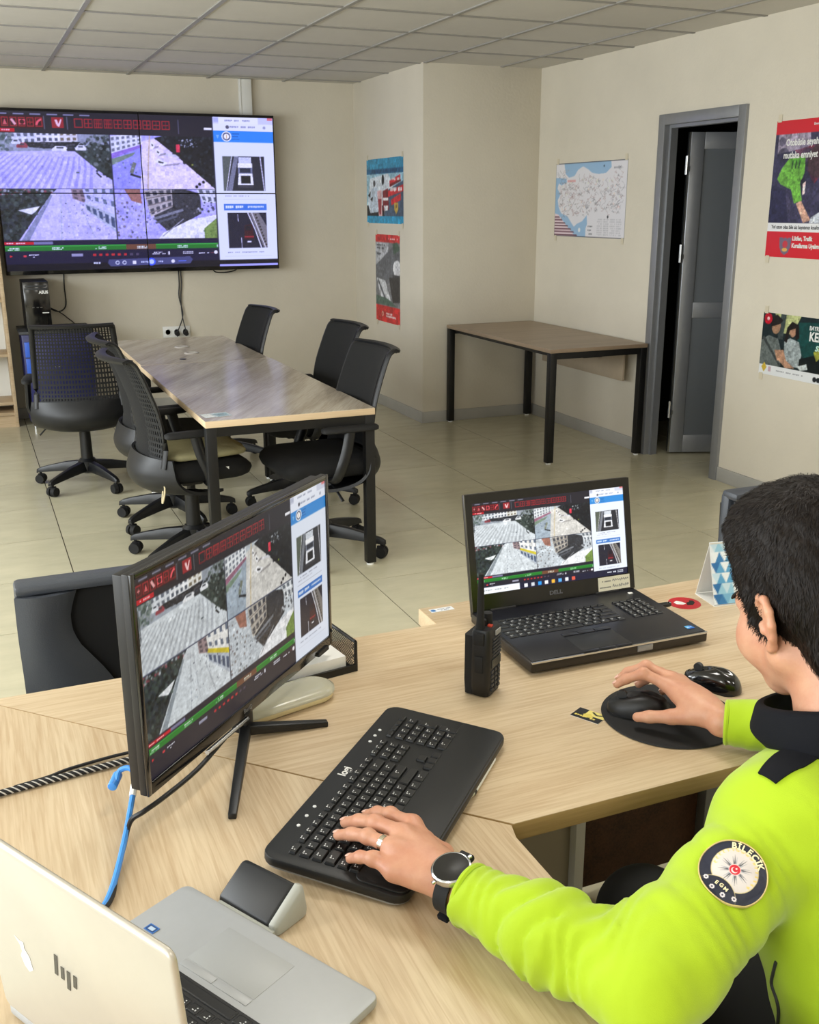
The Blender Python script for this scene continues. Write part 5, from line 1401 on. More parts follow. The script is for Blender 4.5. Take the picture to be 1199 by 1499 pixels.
print_mesh('front_print', R.out(), .21, .14, cM @ frame((0, -.0006, .07), (1,0,0), (0,0,1)), PM, cl)
G().box(-.105, .105, -.0015, .0, 0, .14, Matrix.Translation((0, .042, .004)) @ Matrix.Rotation(math.radians(17), 4, 'X')).build('rear_board', M_WHITEP, cl)
G().box(-.105, .105, -.04, .044, 0, .002).build('floor_board', M_WHITEP, cl)

# ------------------------------------------------------------------ letter tray and clear box behind the monitor
tr = thing('letter_tray', 'black wire mesh paper tray with white papers behind the monitor', 'tray', (.452, 1.768, DZ), math.radians(9))
g = G().box(-.145, .145, -.09, .09, .0, .003)
g.build('tray_floor', M_BLACKM, tr)
for (x0, x1, y0, y1) in ((-.145, .145, .088, .09), (.143, .145, -.09, .09), (-.145, -.143, -.09, .09)):
    g = G(); L_ = (x1-x0) if (x1-x0) > (y1-y0) else (y1-y0); n = int(L_/.006)
    for k in range(n+1):
        f = k/n
        for sgn in (1, -1):
            for base_z in (0, .02, .04):
                f2 = min(1, max(0, f+sgn*.02/L_))
                if x1-x0 > y1-y0: a, b_ = (x0+L_*f, y0, base_z), (x0+L_*f2, y0, base_z+.02)
                else: a, b_ = (x0, y0+L_*f, base_z), (x0, y0+L_*f2, base_z+.02)
                g.tube([a, b_], .0007, n=3)
    tag(g.build('mesh_side', M_BLACKM, tr))
g = G()
for a, b_ in (((-.145,.089,.06),(.145,.089,.06)), ((.144,-.09,.06),(.144,.09,.06)), ((-.144,-.09,.06),(-.144,.09,.06)), ((.144,-.09,0),(.144,-.09,.06)), ((-.144,-.09,0),(-.144,-.09,.06)), ((.144,.09,0),(.144,.09,.06)), ((-.144,.09,0),(-.144,.09,.06))):
    g.tube([a, b_], .0035, n=6)
g.box(-.145, .145, -.093, -.088, 0, .014)
g.build('rim', M_BLACKM, tr)
M_PAPERW = mat('white_paper', rgb(232, 231, 226), .8)
ps = thing('paper_stack', 'stack of white papers lying in the mesh tray', 'papers', (.447, 1.765, DZ+.004), math.radians(9))
G().box(-.125, .132, -.08, .08, 0, .028).build('sheets', M_PAPERW, ps, bevel=.001)
ps2 = thing('folded_paper', 'white paper standing on edge in the tray behind the monitor', 'papers', (.525, 1.768, DZ+.033), math.radians(9))
G().box(-.06, .055, -.001, .001, 0, .055, Matrix.Rotation(math.radians(-14), 4, 'X')).build('sheet', M_PAPERW, ps2)
M_CLEAR = mat('cloudy_clear_plastic', rgb(220, 218, 200), .22, trans=.55, spec=.5)
bx = thing('plastic_box', 'shallow cloudy plastic box with rounded ends below the monitor', 'box', (.425, 1.612, DZ), math.radians(14))
def stad(a, b_, z): return [(x, y, z) for x, y in rrect(a, b_, b_*.98, 8)]
G().loft([stad(.105, .032, .0), stad(.112, .040, .006), stad(.114, .042, .016)]).build('tub', mat('cream_plastic', rgb(216, 204, 160), .35), bx, ang=60)
G().loft([stad(.115, .043, .0155), stad(.114, .042, .021), stad(.104, .033, .026), stad(.09, .02, .0275)]).build('lid', M_CLEAR, bx, ang=60)

# ------------------------------------------------------------------ silver laptop in the foreground
M_SILV = mat('silver_aluminium', rgb(172, 174, 175), .5, .35, var=.03, scale=60)
M_LIDS = mat('warm_silver_lid', rgb(198, 192, 180), .42, .45, var=.03, scale=30)
hx_ = Vector((-.493, .87, 0)); hn = Vector((-.87, -.493, 0))
C_ = Vector((.337, .877, 0)); D_ = Vector((.174, 1.160, 0))
cen = (C_+D_)/2 + hn*.130
hp = thing('laptop', 'silver laptop in the foreground seen from behind its lid', 'laptop', M=frame((cen.x, cen.y, DZ), tuple(hx_), tuple(hn)))
hw_, hd_ = .1625, .130
hb = G().prism(rrect(hw_, hd_, .012), .004, .0165).build('base', M_SILV, hp, bevel=.003)
for sx in (-1, 1):
    for sy in (-1, 1): G().cyl((sx*.13, sy*.085, 0), (sx*.13, sy*.085, .005), .008, n=10).build('rubber_foot', M_RUBBER, hb)
G().box(-.055, .055, -.104, -.038, .0163, .0169).build('touchpad', mat('touchpad_glass', rgb(166, 168, 168), .5, .2), hb, bevel=.0003)
for a, b_ in ((-.055, -.001), (.001, .055)): G().box(a, b_, -.036, -.026, .0163, .0172).build('touchpad_button', M_SILV, hb, bevel=.0004)
G().box(-.142, .142, -.018, .088, .0160, .0167).build('key_well', M_BLACK, hb)
hrows = [(.080, .010, [1]*16), (.0655, .016, [1]*13+[1.8]), (.0485, .016, [1.4]+[1]*12+[1.4]), (.0315, .016, [1.65]+[1]*11+[2.15]), (.0145, .016, [1.2]+[1]*11+[2.6]), (-.0035, .017, [1.2, 1, 1, 1.2, 5.2, 1.2, 1, 1.1, 1.1, 1.1])]
for y, dp, ks in hrows:
    u = .278/sum(ks); x = -.139
    for k in ks:
        w = k*u
        o = stamp('key', keycap(w-.0022, dp-.002, .0016), hp, Matrix.Translation((x+w/2, y-.004, .0166)))
        if k <= 1.2 and dp > .012: stamp('key_legend', legend, o, Matrix.Translation((-.001, .0005, .0016)))
        x += w
R = Ras(20, 14, (70, 120, 190)); R.rect(.1, .15, .9, .85, (40, 70, 120)); R.rect(.25, .3, .75, .7, (180, 200, 220))
print_mesh('processor_sticker', R.out(), .017, .012, frame((.128, -.045, .0172), (1,0,0), (0,1,0)), MATS.get('stg') or print_mat('sticker_gloss_small', .25), hb)
hl = Matrix.Translation((0, hd_-.006, .014)) @ Matrix.Rotation(math.radians(-4.5), 4, 'X')
# local lid frame: x right, z up, y = outside of the lid
rings = [[(x, .0035, z) for x, z in rrect(hw_, .114, .010, cy=.112)], [(x, .0, z) for x, z in rrect(hw_, .114, .010, cy=.112)]]
lidm = G()
def lidring(y, gap): return [(x, y, z) for x, z in rrect(hw_-gap, .1215-gap, .010, cy=.1215)]
lidm.loft([lidring(-.0015, .001), lidring(.0, 0), lidring(.0035, 0), lidring(.0055, .0025)], hl)
hlid = lidm.build('lid', M_LIDS, hp, ang=60)
G().loft([lidring(-.0022, .002), lidring(-.0014, .002)], hl).build('screen_glass', M_GLOSS, hlid)
for sx in (-1, 1): G().cyl((sx*.1-.02, 0, 0), (sx*.1+.02, 0, 0), .006, n=12, M=hl).build('hinge', M_SILV, hlid)
LF = hl @ frame((.018, .0057, .1215), (-1,0,0), (0,0,1))        # on the outside of the lid: x right as seen, y up
M_HPL = mat('dark_mirror_logo', rgb(44, 40, 40), .2, .4)
for (x, y0, y1) in ((-.0155, -.0095, .0185), (-.005, -.0095, .0075), (.005, -.0185, .0075), (.0155, -.0095, .0075)):
    sh_ = .22
    q = [(x-.0028+sh_*y0, y0), (x+.0028+sh_*y0, y0), (x+.0028+sh_*y1, y1), (x-.0028+sh_*y1, y1)]
    G().prism(q, 0, .0003, LF).build('logo_bar', M_HPL, hlid)
for q in ([(-.0155+.2*.0075-.001, .0052), (-.003, .0052), (-.003+.0004, .0075), (-.0135, .0075)], [(.004, .0052), (.0155, .0052), (.016, .0075), (.0045, .0075)], [(.0035, -.0095), (.0145, -.0095), (.015, -.0072), (.004, -.0072)]):
    pass
G().prism([(-.088,.004),(-.08,.001),(-.072,.002),(-.073,-.006),(-.066,-.014),(-.064,-.03),(-.072,-.036),(-.079,-.031),(-.083,-.02),(-.078,-.012),(-.08,-.004)], 0, .0002, LF).build('white_patch', M_PAPERW, hlid)  # thin irregular white patch on the outside of the lid

# ------------------------------------------------------------------ black wedge-shaped card reader between laptop and keyboard
cr = thing('card_reader', 'black and grey wedge-shaped card reader between the silver laptop and the keyboard', 'card reader', (.2555, 1.0935, DZ), math.radians(-60.5))
prof = [(-.036, .0), (.036, .0), (.038, .010), (.032, .042), (.024, .046), (-.034, .014)]      # y, z cross-section
rings = []
for x, s_, dz in ((-.062, .86, 0), (-.056, .97, 0), (.045, 1, 0), (.052, .98, 0)):
    rings.append([(x*.82, y*s_*.8, z*s_*.95) for y, z in prof])
G().loft(rings).build('body', M_BLACK, cr, bevel=.003, ang=30)
rings = []
for x, s_ in ((.052, 1.04), (.062, 1.02), (.067, .9), (.069, .7)):
    rings.append([(x*.82, y*s_*.8, .001+z*s_*.95) for y, z in prof])
G().loft(rings).build('end_cap', mat('pale_grey_plastic', rgb(170, 172, 164), .4), cr, bevel=.002, ang=30)
G().box(-.045, .054, -.033, -.027, .001, .010).build('front_strip', mat('pale_grey_plastic', rgb(170, 172, 164), .4), cr, bevel=.002)
G().box(.03, .055, -.0345, -.032, .002, .005).build('card_slot', M_BLACK, cr)
# ------------------------------------------------------------------ smooth solids for the man (distance field, then a skin of quads)
def V3(*a): return np.array(a, np.float64)
class Field:
    def __init__(s): s.groups = []          # (prims, cuts, k)
    def group(s, prims, cuts=(), k=.02): s.groups.append((prims, list(cuts), k)); return s
def d_rc(p, a, b, ra, rb):
    ab = b-a; L2 = ab @ ab
    t = np.clip(((p-a) @ ab)/L2, 0, 1)
    q = p-a-t[:, None]*ab
    return np.sqrt((q*q).sum(1)) - (ra+(rb-ra)*t)
def d_el(p, c, r, Rm):
    q = (p-c) @ Rm
    k0 = np.sqrt(((q/r)**2).sum(1)); k1 = np.sqrt(((q/(r*r))**2).sum(1))+1e-9
    return k0*(k0-1)/k1
def prim_d(pr, p):
    if pr[0] == 'rc': return d_rc(p, pr[1], pr[2], pr[3], pr[4])
    return d_el(p, pr[1], pr[2], pr[3])
def smin(a, b, k):
    h = np.maximum(k-np.abs(a-b), 0)/k
    return np.minimum(a, b)-h*h*k*.25
def eval_field(F, p, sel=None, disp=None):
    out = None
    for gi, (prims, cuts, k) in enumerate(F.groups):
        d = None
        for pi, pr in enumerate(prims):
            if sel is not None and not sel[gi][pi]: continue
            if pr[-1] == 'sub': continue
            di = prim_d(pr, p); kk = pr[-1] if isinstance(pr[-1], float) else k
            d = di if d is None else smin(d, di, kk)
        if d is None: continue
        for pr in prims:
            if pr[-1] == 'sub': d = -smin(-d, prim_d(pr, p), .006)
        for c, n in cuts: d = np.maximum(d, (p-c) @ n)
        out = d if out is None else smin(out, d, .03 if len(F.groups) > 1 else .02)
    if out is None: out = np.full(len(p), 1.0)
    if disp is not None: out = out+disp(p)
    return out
def field_mesh(F, h, disp=None, BS=10, pad=.03):
    P = [pr for g in F.groups for pr in g[0] if pr[-1] != 'sub']
    lo = np.full(3, 1e9); hi = -lo
    for pr in P:
        if pr[0] == 'rc':
            r = max(pr[3], pr[4]); lo = np.minimum(lo, np.minimum(pr[1], pr[2])-r); hi = np.maximum(hi, np.maximum(pr[1], pr[2])+r)
        else:
            r = pr[2].max(); lo = np.minimum(lo, pr[1]-r); hi = np.maximum(hi, pr[1]+r)
    lo -= pad; hi += pad
    nb = np.ceil((hi-lo)/(h*BS)).astype(int); N = nb*BS
    bi = np.stack(np.meshgrid(*[np.arange(n) for n in nb], indexing='ij'), -1).reshape(-1, 3)
    ctr = lo+(bi+.5)*BS*h
    hd = BS*h*.9
    per = [[None if pr[-1] == 'sub' else prim_d(pr, ctr) for pr in g[0]] for g in F.groups]
    dmin = np.min([d for g in per for d in g if d is not None], 0)
    val = np.ones(tuple(N), np.float32)
    off = np.stack(np.meshgrid(*[np.arange(BS)]*3, indexing='ij'), -1).reshape(-1, 3)
    act = np.abs(dmin) < hd*1.5+.02
    for b in np.where(~act & (dmin < 0))[0]:
        i, j, k = bi[b]*BS; val[i:i+BS, j:j+BS, k:k+BS] = -1
    for b in np.where(act)[0]:
        th = dmin[b]+2*hd+.04
        sel = [[True if d is None else bool(d[b] < th) for d in g] for g in per]
        p = lo+(bi[b]*BS+off)*h
        i, j, k = bi[b]*BS
        val[i:i+BS, j:j+BS, k:k+BS] = eval_field(F, p, sel, disp).reshape(BS, BS, BS)
    return nets(val, lo, h)
def nets(v, lo, h):
    s = v < 0
    c = np.zeros(tuple(n-1 for n in v.shape), np.int8)
    for dx in (0, 1):
        for dy in (0, 1):
            for dz in (0, 1):
                c += s[dx:v.shape[0]-1+dx, dy:v.shape[1]-1+dy, dz:v.shape[2]-1+dz]
    cell = (c > 0) & (c < 8)
    idx = np.full(cell.shape, -1, np.int64)
    I = np.argwhere(cell); idx[cell] = np.arange(len(I))
    acc = np.zeros((len(I), 3)); cnt = np.zeros(len(I))
    cor = [(x, y, z) for x in (0, 1) for y in (0, 1) for z in (0, 1)]
    vals = {q: v[I[:, 0]+q[0], I[:, 1]+q[1], I[:, 2]+q[2]] for q in cor}
    for q in cor:
        for ax in range(3):
            if q[ax]: continue
            r = list(q); r[ax] = 1; r = tuple(r)
            a, b = vals[q], vals[r]; m = (a < 0) != (b < 0)
            t = np.where(m, a/(a-b+1e-12), 0)
            pt = np.tile(np.array(q, float), (len(I), 1)); pt[:, ax] = t
            acc[m] += pt[m]; cnt[m] += 1
    co = lo+(I+acc/np.maximum(cnt, 1)[:, None])*h
    F = []
    for ax in range(3):
        sl = [slice(None)]*3; sl2 = [slice(None)]*3; sl[ax] = slice(0, -1); sl2[ax] = slice(1, None)
        a = s[tuple(sl)]; b = s[tuple(sl2)]
        E = np.argwhere(a != b)
        o1, o2 = [(1, 2), (2, 0), (0, 1)][ax]
        ok = (E[:, o1] > 0) & (E[:, o2] > 0) & (E[:, o1] < v.shape[o1]-1) & (E[:, o2] < v.shape[o2]-1)
        E = E[ok]
        q = []
        for u, w in ((-1, -1), (0, -1), (0, 0), (-1, 0)):
            e = E.copy(); e[:, o1] += u; e[:, o2] += w; q.append(idx[e[:, 0], e[:, 1], e[:, 2]])
        q = np.stack(q, -1)
        fl = a[E[:, 0], E[:, 1], E[:, 2]]
        q[~fl] = q[~fl][:, ::-1]
        F.append(q)
    F = np.concatenate(F); F = F[(F >= 0).all(1)]
    return co, F
def np_mesh(name, co, F, m, parent=None, world=True):
    if world and parent is not None:
        inv = np.array(WM[root_of(parent)].inverted()); co = co @ inv[:3, :3].T+inv[:3, 3]
    me = bpy.data.meshes.new(name)
    me.vertices.add(len(co)); me.vertices.foreach_set('co', co.astype(np.float32).ravel())
    n = F.shape[1]
    me.loops.add(F.size); me.loops.foreach_set('vertex_index', F.astype(np.int32).ravel())
    me.polygons.add(len(F)); me.polygons.foreach_set('loop_start', np.arange(0, F.size, n, dtype=np.int32))
    me.update(calc_edges=True); me.validate()
    me.polygons.foreach_set('use_smooth', [True]*len(me.polygons))
    return link(name, me, m, parent)

# ------------------------------------------------------------------ the man at the desk
M_SKIN = mat('skin', rgb(204, 154, 124), .48, var=.10, scale=28, bump=.05, bscale=300, sss=.12, col2=rgb(190, 132, 104))
M_JACK = mat('neon_yellow_fleece', rgb(166, 196, 5), .8, var=.05, scale=12, bump=.12, bscale=900, sheen=.2)
M_NAVYC = mat('dark_navy_cloth', rgb(8, 10, 17), .85, spec=.25, bump=.1, bscale=800)
M_HAIR = mat('dark_brown_hair', rgb(30, 23, 18), .55, var=.45, scale=120, spec=.2)
M_TROU = mat('black_trousers', rgb(14, 14, 16), .9)

man = thing('person', 'dark-haired man in a neon yellow jacket typing at the desk', 'person', (.98, .72, 0))

HS = .97
YAWH, PITH = math.radians(0), math.radians(-20)
HR = np.array((Matrix.Rotation(YAWH, 3, 'Z') @ Matrix.Rotation(PITH, 3, 'X')))
EAR_W = V3(.862, .894, 1.098)
HO = EAR_W - HR @ (V3(-.079, -.012, -.012)*HS)
def hp_(x, y, z): return HO+HR @ (V3(x, y, z)*HS)
def E_(c, r, R_=None, k=None):
    t = ('el', hp_(*c), V3(*r)*HS, HR if R_ is None else HR @ np.array(R_))
    return t+((k,) if k is not None else ('',))
def C_c(a, b, ra, rb, k=''): return ('rc', hp_(*a), hp_(*b), ra*HS, rb*HS, k)
I3 = np.eye(3)
head = [E_((0, -.012, .045), (.077, .098, .088)), E_((0, .04, -.012), (.065, .056, .085)),
        C_c((-.054, -.004, -.045), (-.02, .048, -.082), .026, .020), C_c((.054, -.004, -.045), (.02, .048, -.082), .026, .020), C_c((-.010, .056, -.088), (.010, .056, -.088), .017, .017),
        E_((-.036, .058, -.03), (.033, .034, .034)), E_((.036, .058, -.03), (.033, .034, .034)),
        C_c((-.034, .082, .022), (.034, .082, .022), .015, .015, .012),
        C_c((0, .09, .006), (0, .112, -.034), .009, .014, .012), E_((-.012, .102, -.036), (.01, .011, .009)), E_((.012, .102, -.036), (.01, .011, .009)),
        E_((0, .092, -.058), (.024, .011, .006)), E_((0, .091, -.067), (.021, .011, .007)),
        E_((-.031, .095, -.001), (.0125, .010, .0062), None, 'sub'), E_((.031, .095, -.001), (.0125, .010, .0062), None, 'sub'),
        C_c((0, -.024, -.05), (0, -.05, -.17), .060, .068)]
def ear(sx):
    """helix as a chain of short tubes round a thin plate, with lobe and tragus"""
    hx = [(.076, .006, .010), (.081, .004, .024), (.087, -.008, .033), (.092, -.022, .030), (.096, -.031, .016), (.096, -.032, -.002), (.092, -.026, -.018), (.086, -.016, -.031), (.080, -.006, -.034)]
    rr = [.004, .0045, .005, .0052, .0052, .005, .0048, .0065, .006]
    out = []
    for k in range(len(hx)-1):
        a_, b_ = hx[k], hx[k+1]
        out.append(C_c((sx*a_[0], a_[1], a_[2]), (sx*b_[0], b_[1], b_[2]), rr[k], rr[k+1], .004))
    tip = Matrix.Rotation(sx*.5, 3, 'Z')
    out.append(E_((sx*.083, -.014, .0), (.006, .021, .031), tip, .004))
    out.append(C_c((sx*.077, .006, -.004), (sx*.081, .001, -.012), .005, .0045, .004))
    out.append(C_c((sx*.087, -.020, .018), (sx*.088, -.022, -.008), .0035, .0035, .003))
    out.append(E_((sx*.0895, -.011, -.004), (.005, .007, .013), tip, 'sub'))
    return out
head += ear(-1)+ear(1)
NB = V3(.945, .838, .952)                        # base of the neck
SL, SR = V3(.828, .808, .884), V3(1.125, .88, .884)
EL, WL = V3(.586, .738, .799), V3(.472, .968, .792)
ER, WR = V3(1.262, 1.0, .80), V3(1.058, 1.188, .788)
def rc(a, b, ra, rb, k=''): return ('rc', np.array(a, float), np.array(b, float), ra, rb, k)
def el(c, r, Rm=I3, k=''): return ('el', np.array(c, float), np.array(r, float), np.array(Rm), k)
skin = list(head)
skin += [rc(hp_(0, -.05, -.17), NB-V3(0, .02, .08), .062, .062, .04), rc(NB-V3(0,.04,.12), (.985, .66, .6), .075, .085), rc(SL, SR, .05, .05, .05),
         rc(SL, EL, .040, .034), rc(EL, WL, .034, .0255), rc(SR, ER, .042, .036), rc(ER, WR, .036, .0255)]
def finger(kn, pip, dip, tip, r0, k=.006):
    return [rc(kn, pip, r0*1.08, r0, k), rc(pip, dip, r0, r0*.9, k), rc(dip, tip, r0*.9, r0*.78, k), el(pip, (r0*1.06,)*3, I3, k)]
def bend(kn, tip, lift=.012, f1=.47, f2=.76, lift2=.007):
    kn = np.array(kn); tip = np.array(tip)
    return kn, kn+(tip-kn)*f1+V3(0, 0, lift), kn+(tip-kn)*f2+V3(0, 0, lift2), tip
# left hand on the keys: index, middle, ring, little finger
LF_ = [bend((.468, 1.096, .806), (.433, 1.178, .7805), .008), bend((.447, 1.076, .810), (.399, 1.172, .7805), .009), bend((.427, 1.054, .806), (.380, 1.148, .7805), .009), bend((.412, 1.026, .795), (.378, 1.094, .7795), .010)]
for (f, r0) in zip(LF_, (.0094, .0098, .0093, .0086)):
    skin += finger(*f, r0)
    skin.append(rc(WL+(f[0]-WL)*.22, f[0], .0165, .0118, .012))
skin += [el((.449, 1.03, .797), (.028, .044, .016), np.array(Matrix.Rotation(.42, 3, 'Z'))),
         rc((.480, 1.000, .788), (.492, 1.048, .786), .0165, .0125, .012), rc((.492, 1.048, .786), (.484, 1.090, .784), .0118, .0100, .006), rc((.484, 1.090, .784), (.468, 1.121, .783), .0100, .0080, .006)]
# right hand on the mouse
RF_ = [(V3(1.037, 1.302, .806), V3(1.010, 1.339, .817), V3(.987, 1.357, .803), V3(.976, 1.366, .791)),
       (V3(1.054, 1.316, .808), V3(1.032, 1.361, .817), V3(1.010, 1.383, .800), V3(.999, 1.392, .786)),
       (V3(1.070, 1.312, .801), V3(1.060, 1.357, .800), V3(1.045, 1.378, .782), V3(1.037, 1.386, .770)),
       (V3(1.081, 1.297, .790), V3(1.084, 1.333, .784), V3(1.078, 1.352, .770), V3(1.072, 1.361, .760))]
for (f, r0) in zip(RF_, (.0094, .0098, .0093, .0085)):
    skin += finger(*f, r0)
    skin.append(rc(WR+(f[0]-WR)*.2, f[0], .0165, .0122, .012))
skin += [el((1.053, 1.25, .797), (.030, .045, .016), np.array(Matrix.Rotation(.05, 3, 'Z'))),
         rc((1.043, 1.217, .787), (1.008, 1.252, .776), .0165, .0128, .012), rc((1.008, 1.252, .776), (.984, 1.279, .768), .0118, .0102, .006), rc((.984, 1.279, .768), (.970, 1.294, .763), .0102, .0085, .006)]
co, Fq = field_mesh(Field().group(skin, k=.022), .0025)
body = np_mesh('body', co, Fq, M_SKIN, man)
for sx in (-1, 1):
    c = hp_(sx*.031, .080, .001)
    G().lathe([(.012*math.sin(PI*k/10)*HS, -.012*math.cos(PI*k/10)*HS) for k in range(1, 10)], tuple(c), 16).build('eye', mat('eye_white', rgb(226, 222, 216), .2), man, world=True)
    ic = hp_(sx*.0315, .0908, -.001)
    ii = G().lathe([(.0052, -.0006), (.0045, .0008), (.0, .001)], n=14, M=Matrix.Translation(ic) @ Matrix(HR).to_4x4() @ Matrix.Rotation(-PI/2, 4, 'X')).build('iris', mat('dark_iris', rgb(40, 26, 18), .15), man, world=True)
    g = G(); pts = [hp_(sx*(.014+.04*k/6), .0985-.012*(k/6)**2, .027+.004*math.sin(PI*k/6)) for k in range(7)]
    g.tube([tuple(p) for p in pts], [.002, .0035, .004, .004, .0035, .003, .0015], n=6).build('eyebrow', M_HAIR, man, world=True)

# finger nails
M_NAIL = mat('finger_nail', rgb(226, 182, 164), .3)
for f, r0 in list(zip(LF_, (.0094, .0098, .0093, .0086)))+list(zip(RF_, (.0094, .0098, .0093, .0085))):
    d = f[3]-f[2]; d = d/np.linalg.norm(d); up = V3(0, 0, 1)-d*d[2]; up /= np.linalg.norm(up)
    c = f[3]+up*(r0*.66)+d*r0*.1
    Mn = frame(tuple(c), tuple(d), tuple(np.cross(up, d)))
    G().lathe([(1, 0), (.9, .18), (.6, .3), (.0, .34)], n=14, M=Mn @ Matrix.Diagonal((r0*.62, r0*.55, r0*.42, 1))).build('fingernail', M_NAIL, man, world=True)

# jacket
def unit(v): return v/np.linalg.norm(v)
cuL = WL+unit(EL-WL)*.018; cuR = WR+unit(ER-WR)*.006
armL = [rc(SL+V3(.02, .005, .0), SL, .068, .066), rc(SL, EL+unit(SL-EL)*.05, .066, .060), rc(EL+unit(SL-EL)*.05, EL, .061, .055), rc(EL, EL*.55+WL*.45, .054, .049), rc(EL*.55+WL*.45, WL, .049, .037)]
armR = [rc(SR, ER, .078, .058), rc(ER, ER*.4+WR*.6, .056, .045), rc(ER*.4+WR*.6, WR, .045, .035)]
tors = [rc((.885, .80, .86), (.92, .66, .58), .105, .125), rc((1.045, .84, .86), (1.075, .70, .58), .105, .125), rc(SL, SR, .072, .072, .05), rc((.965, .83, .93), (.975, .76, .75), .075, .12),
        rc((.92, .66, .58), (.94, .60, .47), .125, .145), rc((1.075, .70, .58), (1.09, .64, .47), .125, .145),
        rc(NB+V3(-.045, -.01, -.01), SL+V3(.03, .01, .03), .04, .045, .03), rc(NB+V3(.045, .01, -.01), SR+V3(-.03, 0, .03), .04, .045, .03)]
rw = np.random.RandomState(11)
WK = []
for a, b, ce in ((SL, EL, .02), (EL, WL, .02), (SR, ER, .02), (ER, WR, .02)):
    WK.append((a, b, unit(b-a), np.linalg.norm(b-a)))
def jdisp(p):
    out = np.zeros(len(p))
    for n_, (a, b, ax, L) in enumerate(WK):
        t = (p-a) @ ax
        q = p-a-t[:, None]*ax
        r = np.sqrt((q*q).sum(1))
        w = np.clip(1-np.abs(t/L-.5)*1.6, 0, 1)*np.exp(-np.maximum(r-.085, 0)/.02)
        up = q @ unit(np.cross(ax, V3(.3, .1, 1)))
        ph = 2*PI*(t/.045+up*9.0)+1.6*np.sin(p @ V3(38, 21, 30)+n_)
        mod = .5+.5*np.sin(p @ V3(-23, 31, 27)+2*n_)
        fold = np.abs(np.sin(ph*.5))**.6-.6
        out += w*mod*fold*-.0095*(1.15 if n_ in (1,) else .45)
        ph2 = 2*PI*(t/.021+up*5.0)+2.4*np.sin(p @ V3(61, -35, 44)+n_)
        out += w*(1-mod)*.0030*np.sin(ph2)*(1.4 if n_ in (1, 3) else .7)
    out += .0022*np.sin(p @ V3(40, 55, 26))*np.sin(p @ V3(-33, 20, 48))
    return out
collar_cut = (NB+V3(0, 0, .035), unit(V3(.05, .25, 1.0)))
FJ = Field().group(armL, [(cuL, unit(WL-EL))], .03).group(armR, [(cuR, unit(WR-ER))], .03).group(tors, [collar_cut], .05)
coj, Fj = field_mesh(FJ, .0045, jdisp, pad=.02)
jacket = np_mesh('jacket', coj, Fj, M_JACK, man)
jacket['label'] = 'neon yellow fleece jacket'
# hem rings at the cuffs
def torus_around(c, ax, ra, rt, n=40, m=10, sq=1.0):
    ax = Vector(ax).normalized(); a = Vector((0,0,1)); u = ax.cross(a).normalized(); w = ax.cross(u)
    pts = [Vector(c)+u*(ra*sq*math.cos(2*PI*k/n))+w*(ra*math.sin(2*PI*k/n)) for k in range(n+1)]
    return pts
for c, ax, r in ((cuL, WL-EL, .0385), (cuR, WR-ER, .0355)):
    pts = torus_around(tuple(c-unit(ax)*.003), tuple(ax), r-.0025, .004)
    G().tube([tuple(p) for p in pts], .0045, n=8).build('cuff_hem', M_JACK, jacket, world=True)
from mathutils.bvhtree import BVHTree
_bv = BVHTree.FromPolygons([Vector(c) for c in coj], [tuple(int(i) for i in f) for f in Fj])
def hit(o, d):
    r = _bv.ray_cast(Vector(o), Vector(d).normalized())
    return r[0], r[1]
def pix_ray(x, y):
    return (_fw + _r2*((x-599.5)/F_PX) - _u2*((y-749.5)/F_PX)).normalized()
def on_jacket(x, y):
    return hit((0, 0, CAM_Z), pix_ray(x, y))

# round arm badge, laid on the sleeve
bp_, bn_ = on_jacket(1073, 1278)
axis = Vector(unit(SL-EL))
bn_ = (bn_ + Vector((0, 0, CAM_Z)) *0).normalized()
yb_ = (axis - bn_*axis.dot(bn_)).normalized(); xb_ = yb_.cross(bn_).normalized()
def wrap_me(me, lift):
    """lay a flat mesh (x, y in metres) onto the sleeve around the badge centre"""
    for v in me.vertices:
        q = bp_ + xb_*v.co.x + yb_*v.co.y + bn_*.06
        r = _bv.ray_cast(q, -bn_, .14)
        base = r[0] if r[0] is not None else bp_+xb_*v.co.x+yb_*v.co.y
        flat = bp_+xb_*v.co.x+yb_*v.co.y
        hgt = (base-bp_).dot(bn_); hgt = max(hgt, -.012)
        v.co = flat + bn_*(hgt*.6+lift+v.co.z)
    inv = WM[man.name].inverted()
    me.transform(inv)
BR = .0372
R = Ras(150, 150, (24, 28, 46), ss=2)
R.disc(.5, .5, .5, (214, 196, 140), n=60); R.disc(.5, .5, .478, (22, 27, 46), n=60)
R.disc(.5, .46, .338, (206, 190, 140), n=60); R.disc(.5, .46, .325, (204, 196, 190), n=60)
R.disc(.5, .985, .315, (206, 190, 140), n=50); R.disc(.5, 1.0, .318, (22, 27, 46), n=50); R.disc(.5, .5, .478, (22, 27, 46), 0.0)
for sgn in (-1, 1):
    for k in range(11):
        a = math.radians(200-14*k) if sgn < 0 else math.radians(-20+14*k)
        x, y = .5+.285*math.cos(a), .46-.285*math.sin(a)
        if y > .62 and abs(x-.5) < .2: continue
        for o in (-.022, .022):
            R.poly([(x,y),(x+.02*math.cos(a)+o,y-.02*math.sin(a)-.012),(x+o*1.3,y-.045),(x-.008,y-.02)], (214, 190, 110))
for k in range(8):
    a = 2*PI*k/8+.2
    for da, c in ((-.16, (128, 128, 130)), (.0, (74, 76, 80)), (.16, (158, 160, 164))):
        r1 = .25 if da == 0 else .225
        R.poly([(.5+.05*math.cos(a+da-.28), .46+.05*math.sin(a+da-.28)), (.5+r1*math.cos(a+da), .46+r1*math.sin(a+da)), (.5+.05*math.cos(a+da+.28), .46+.05*math.sin(a+da+.28))], c)
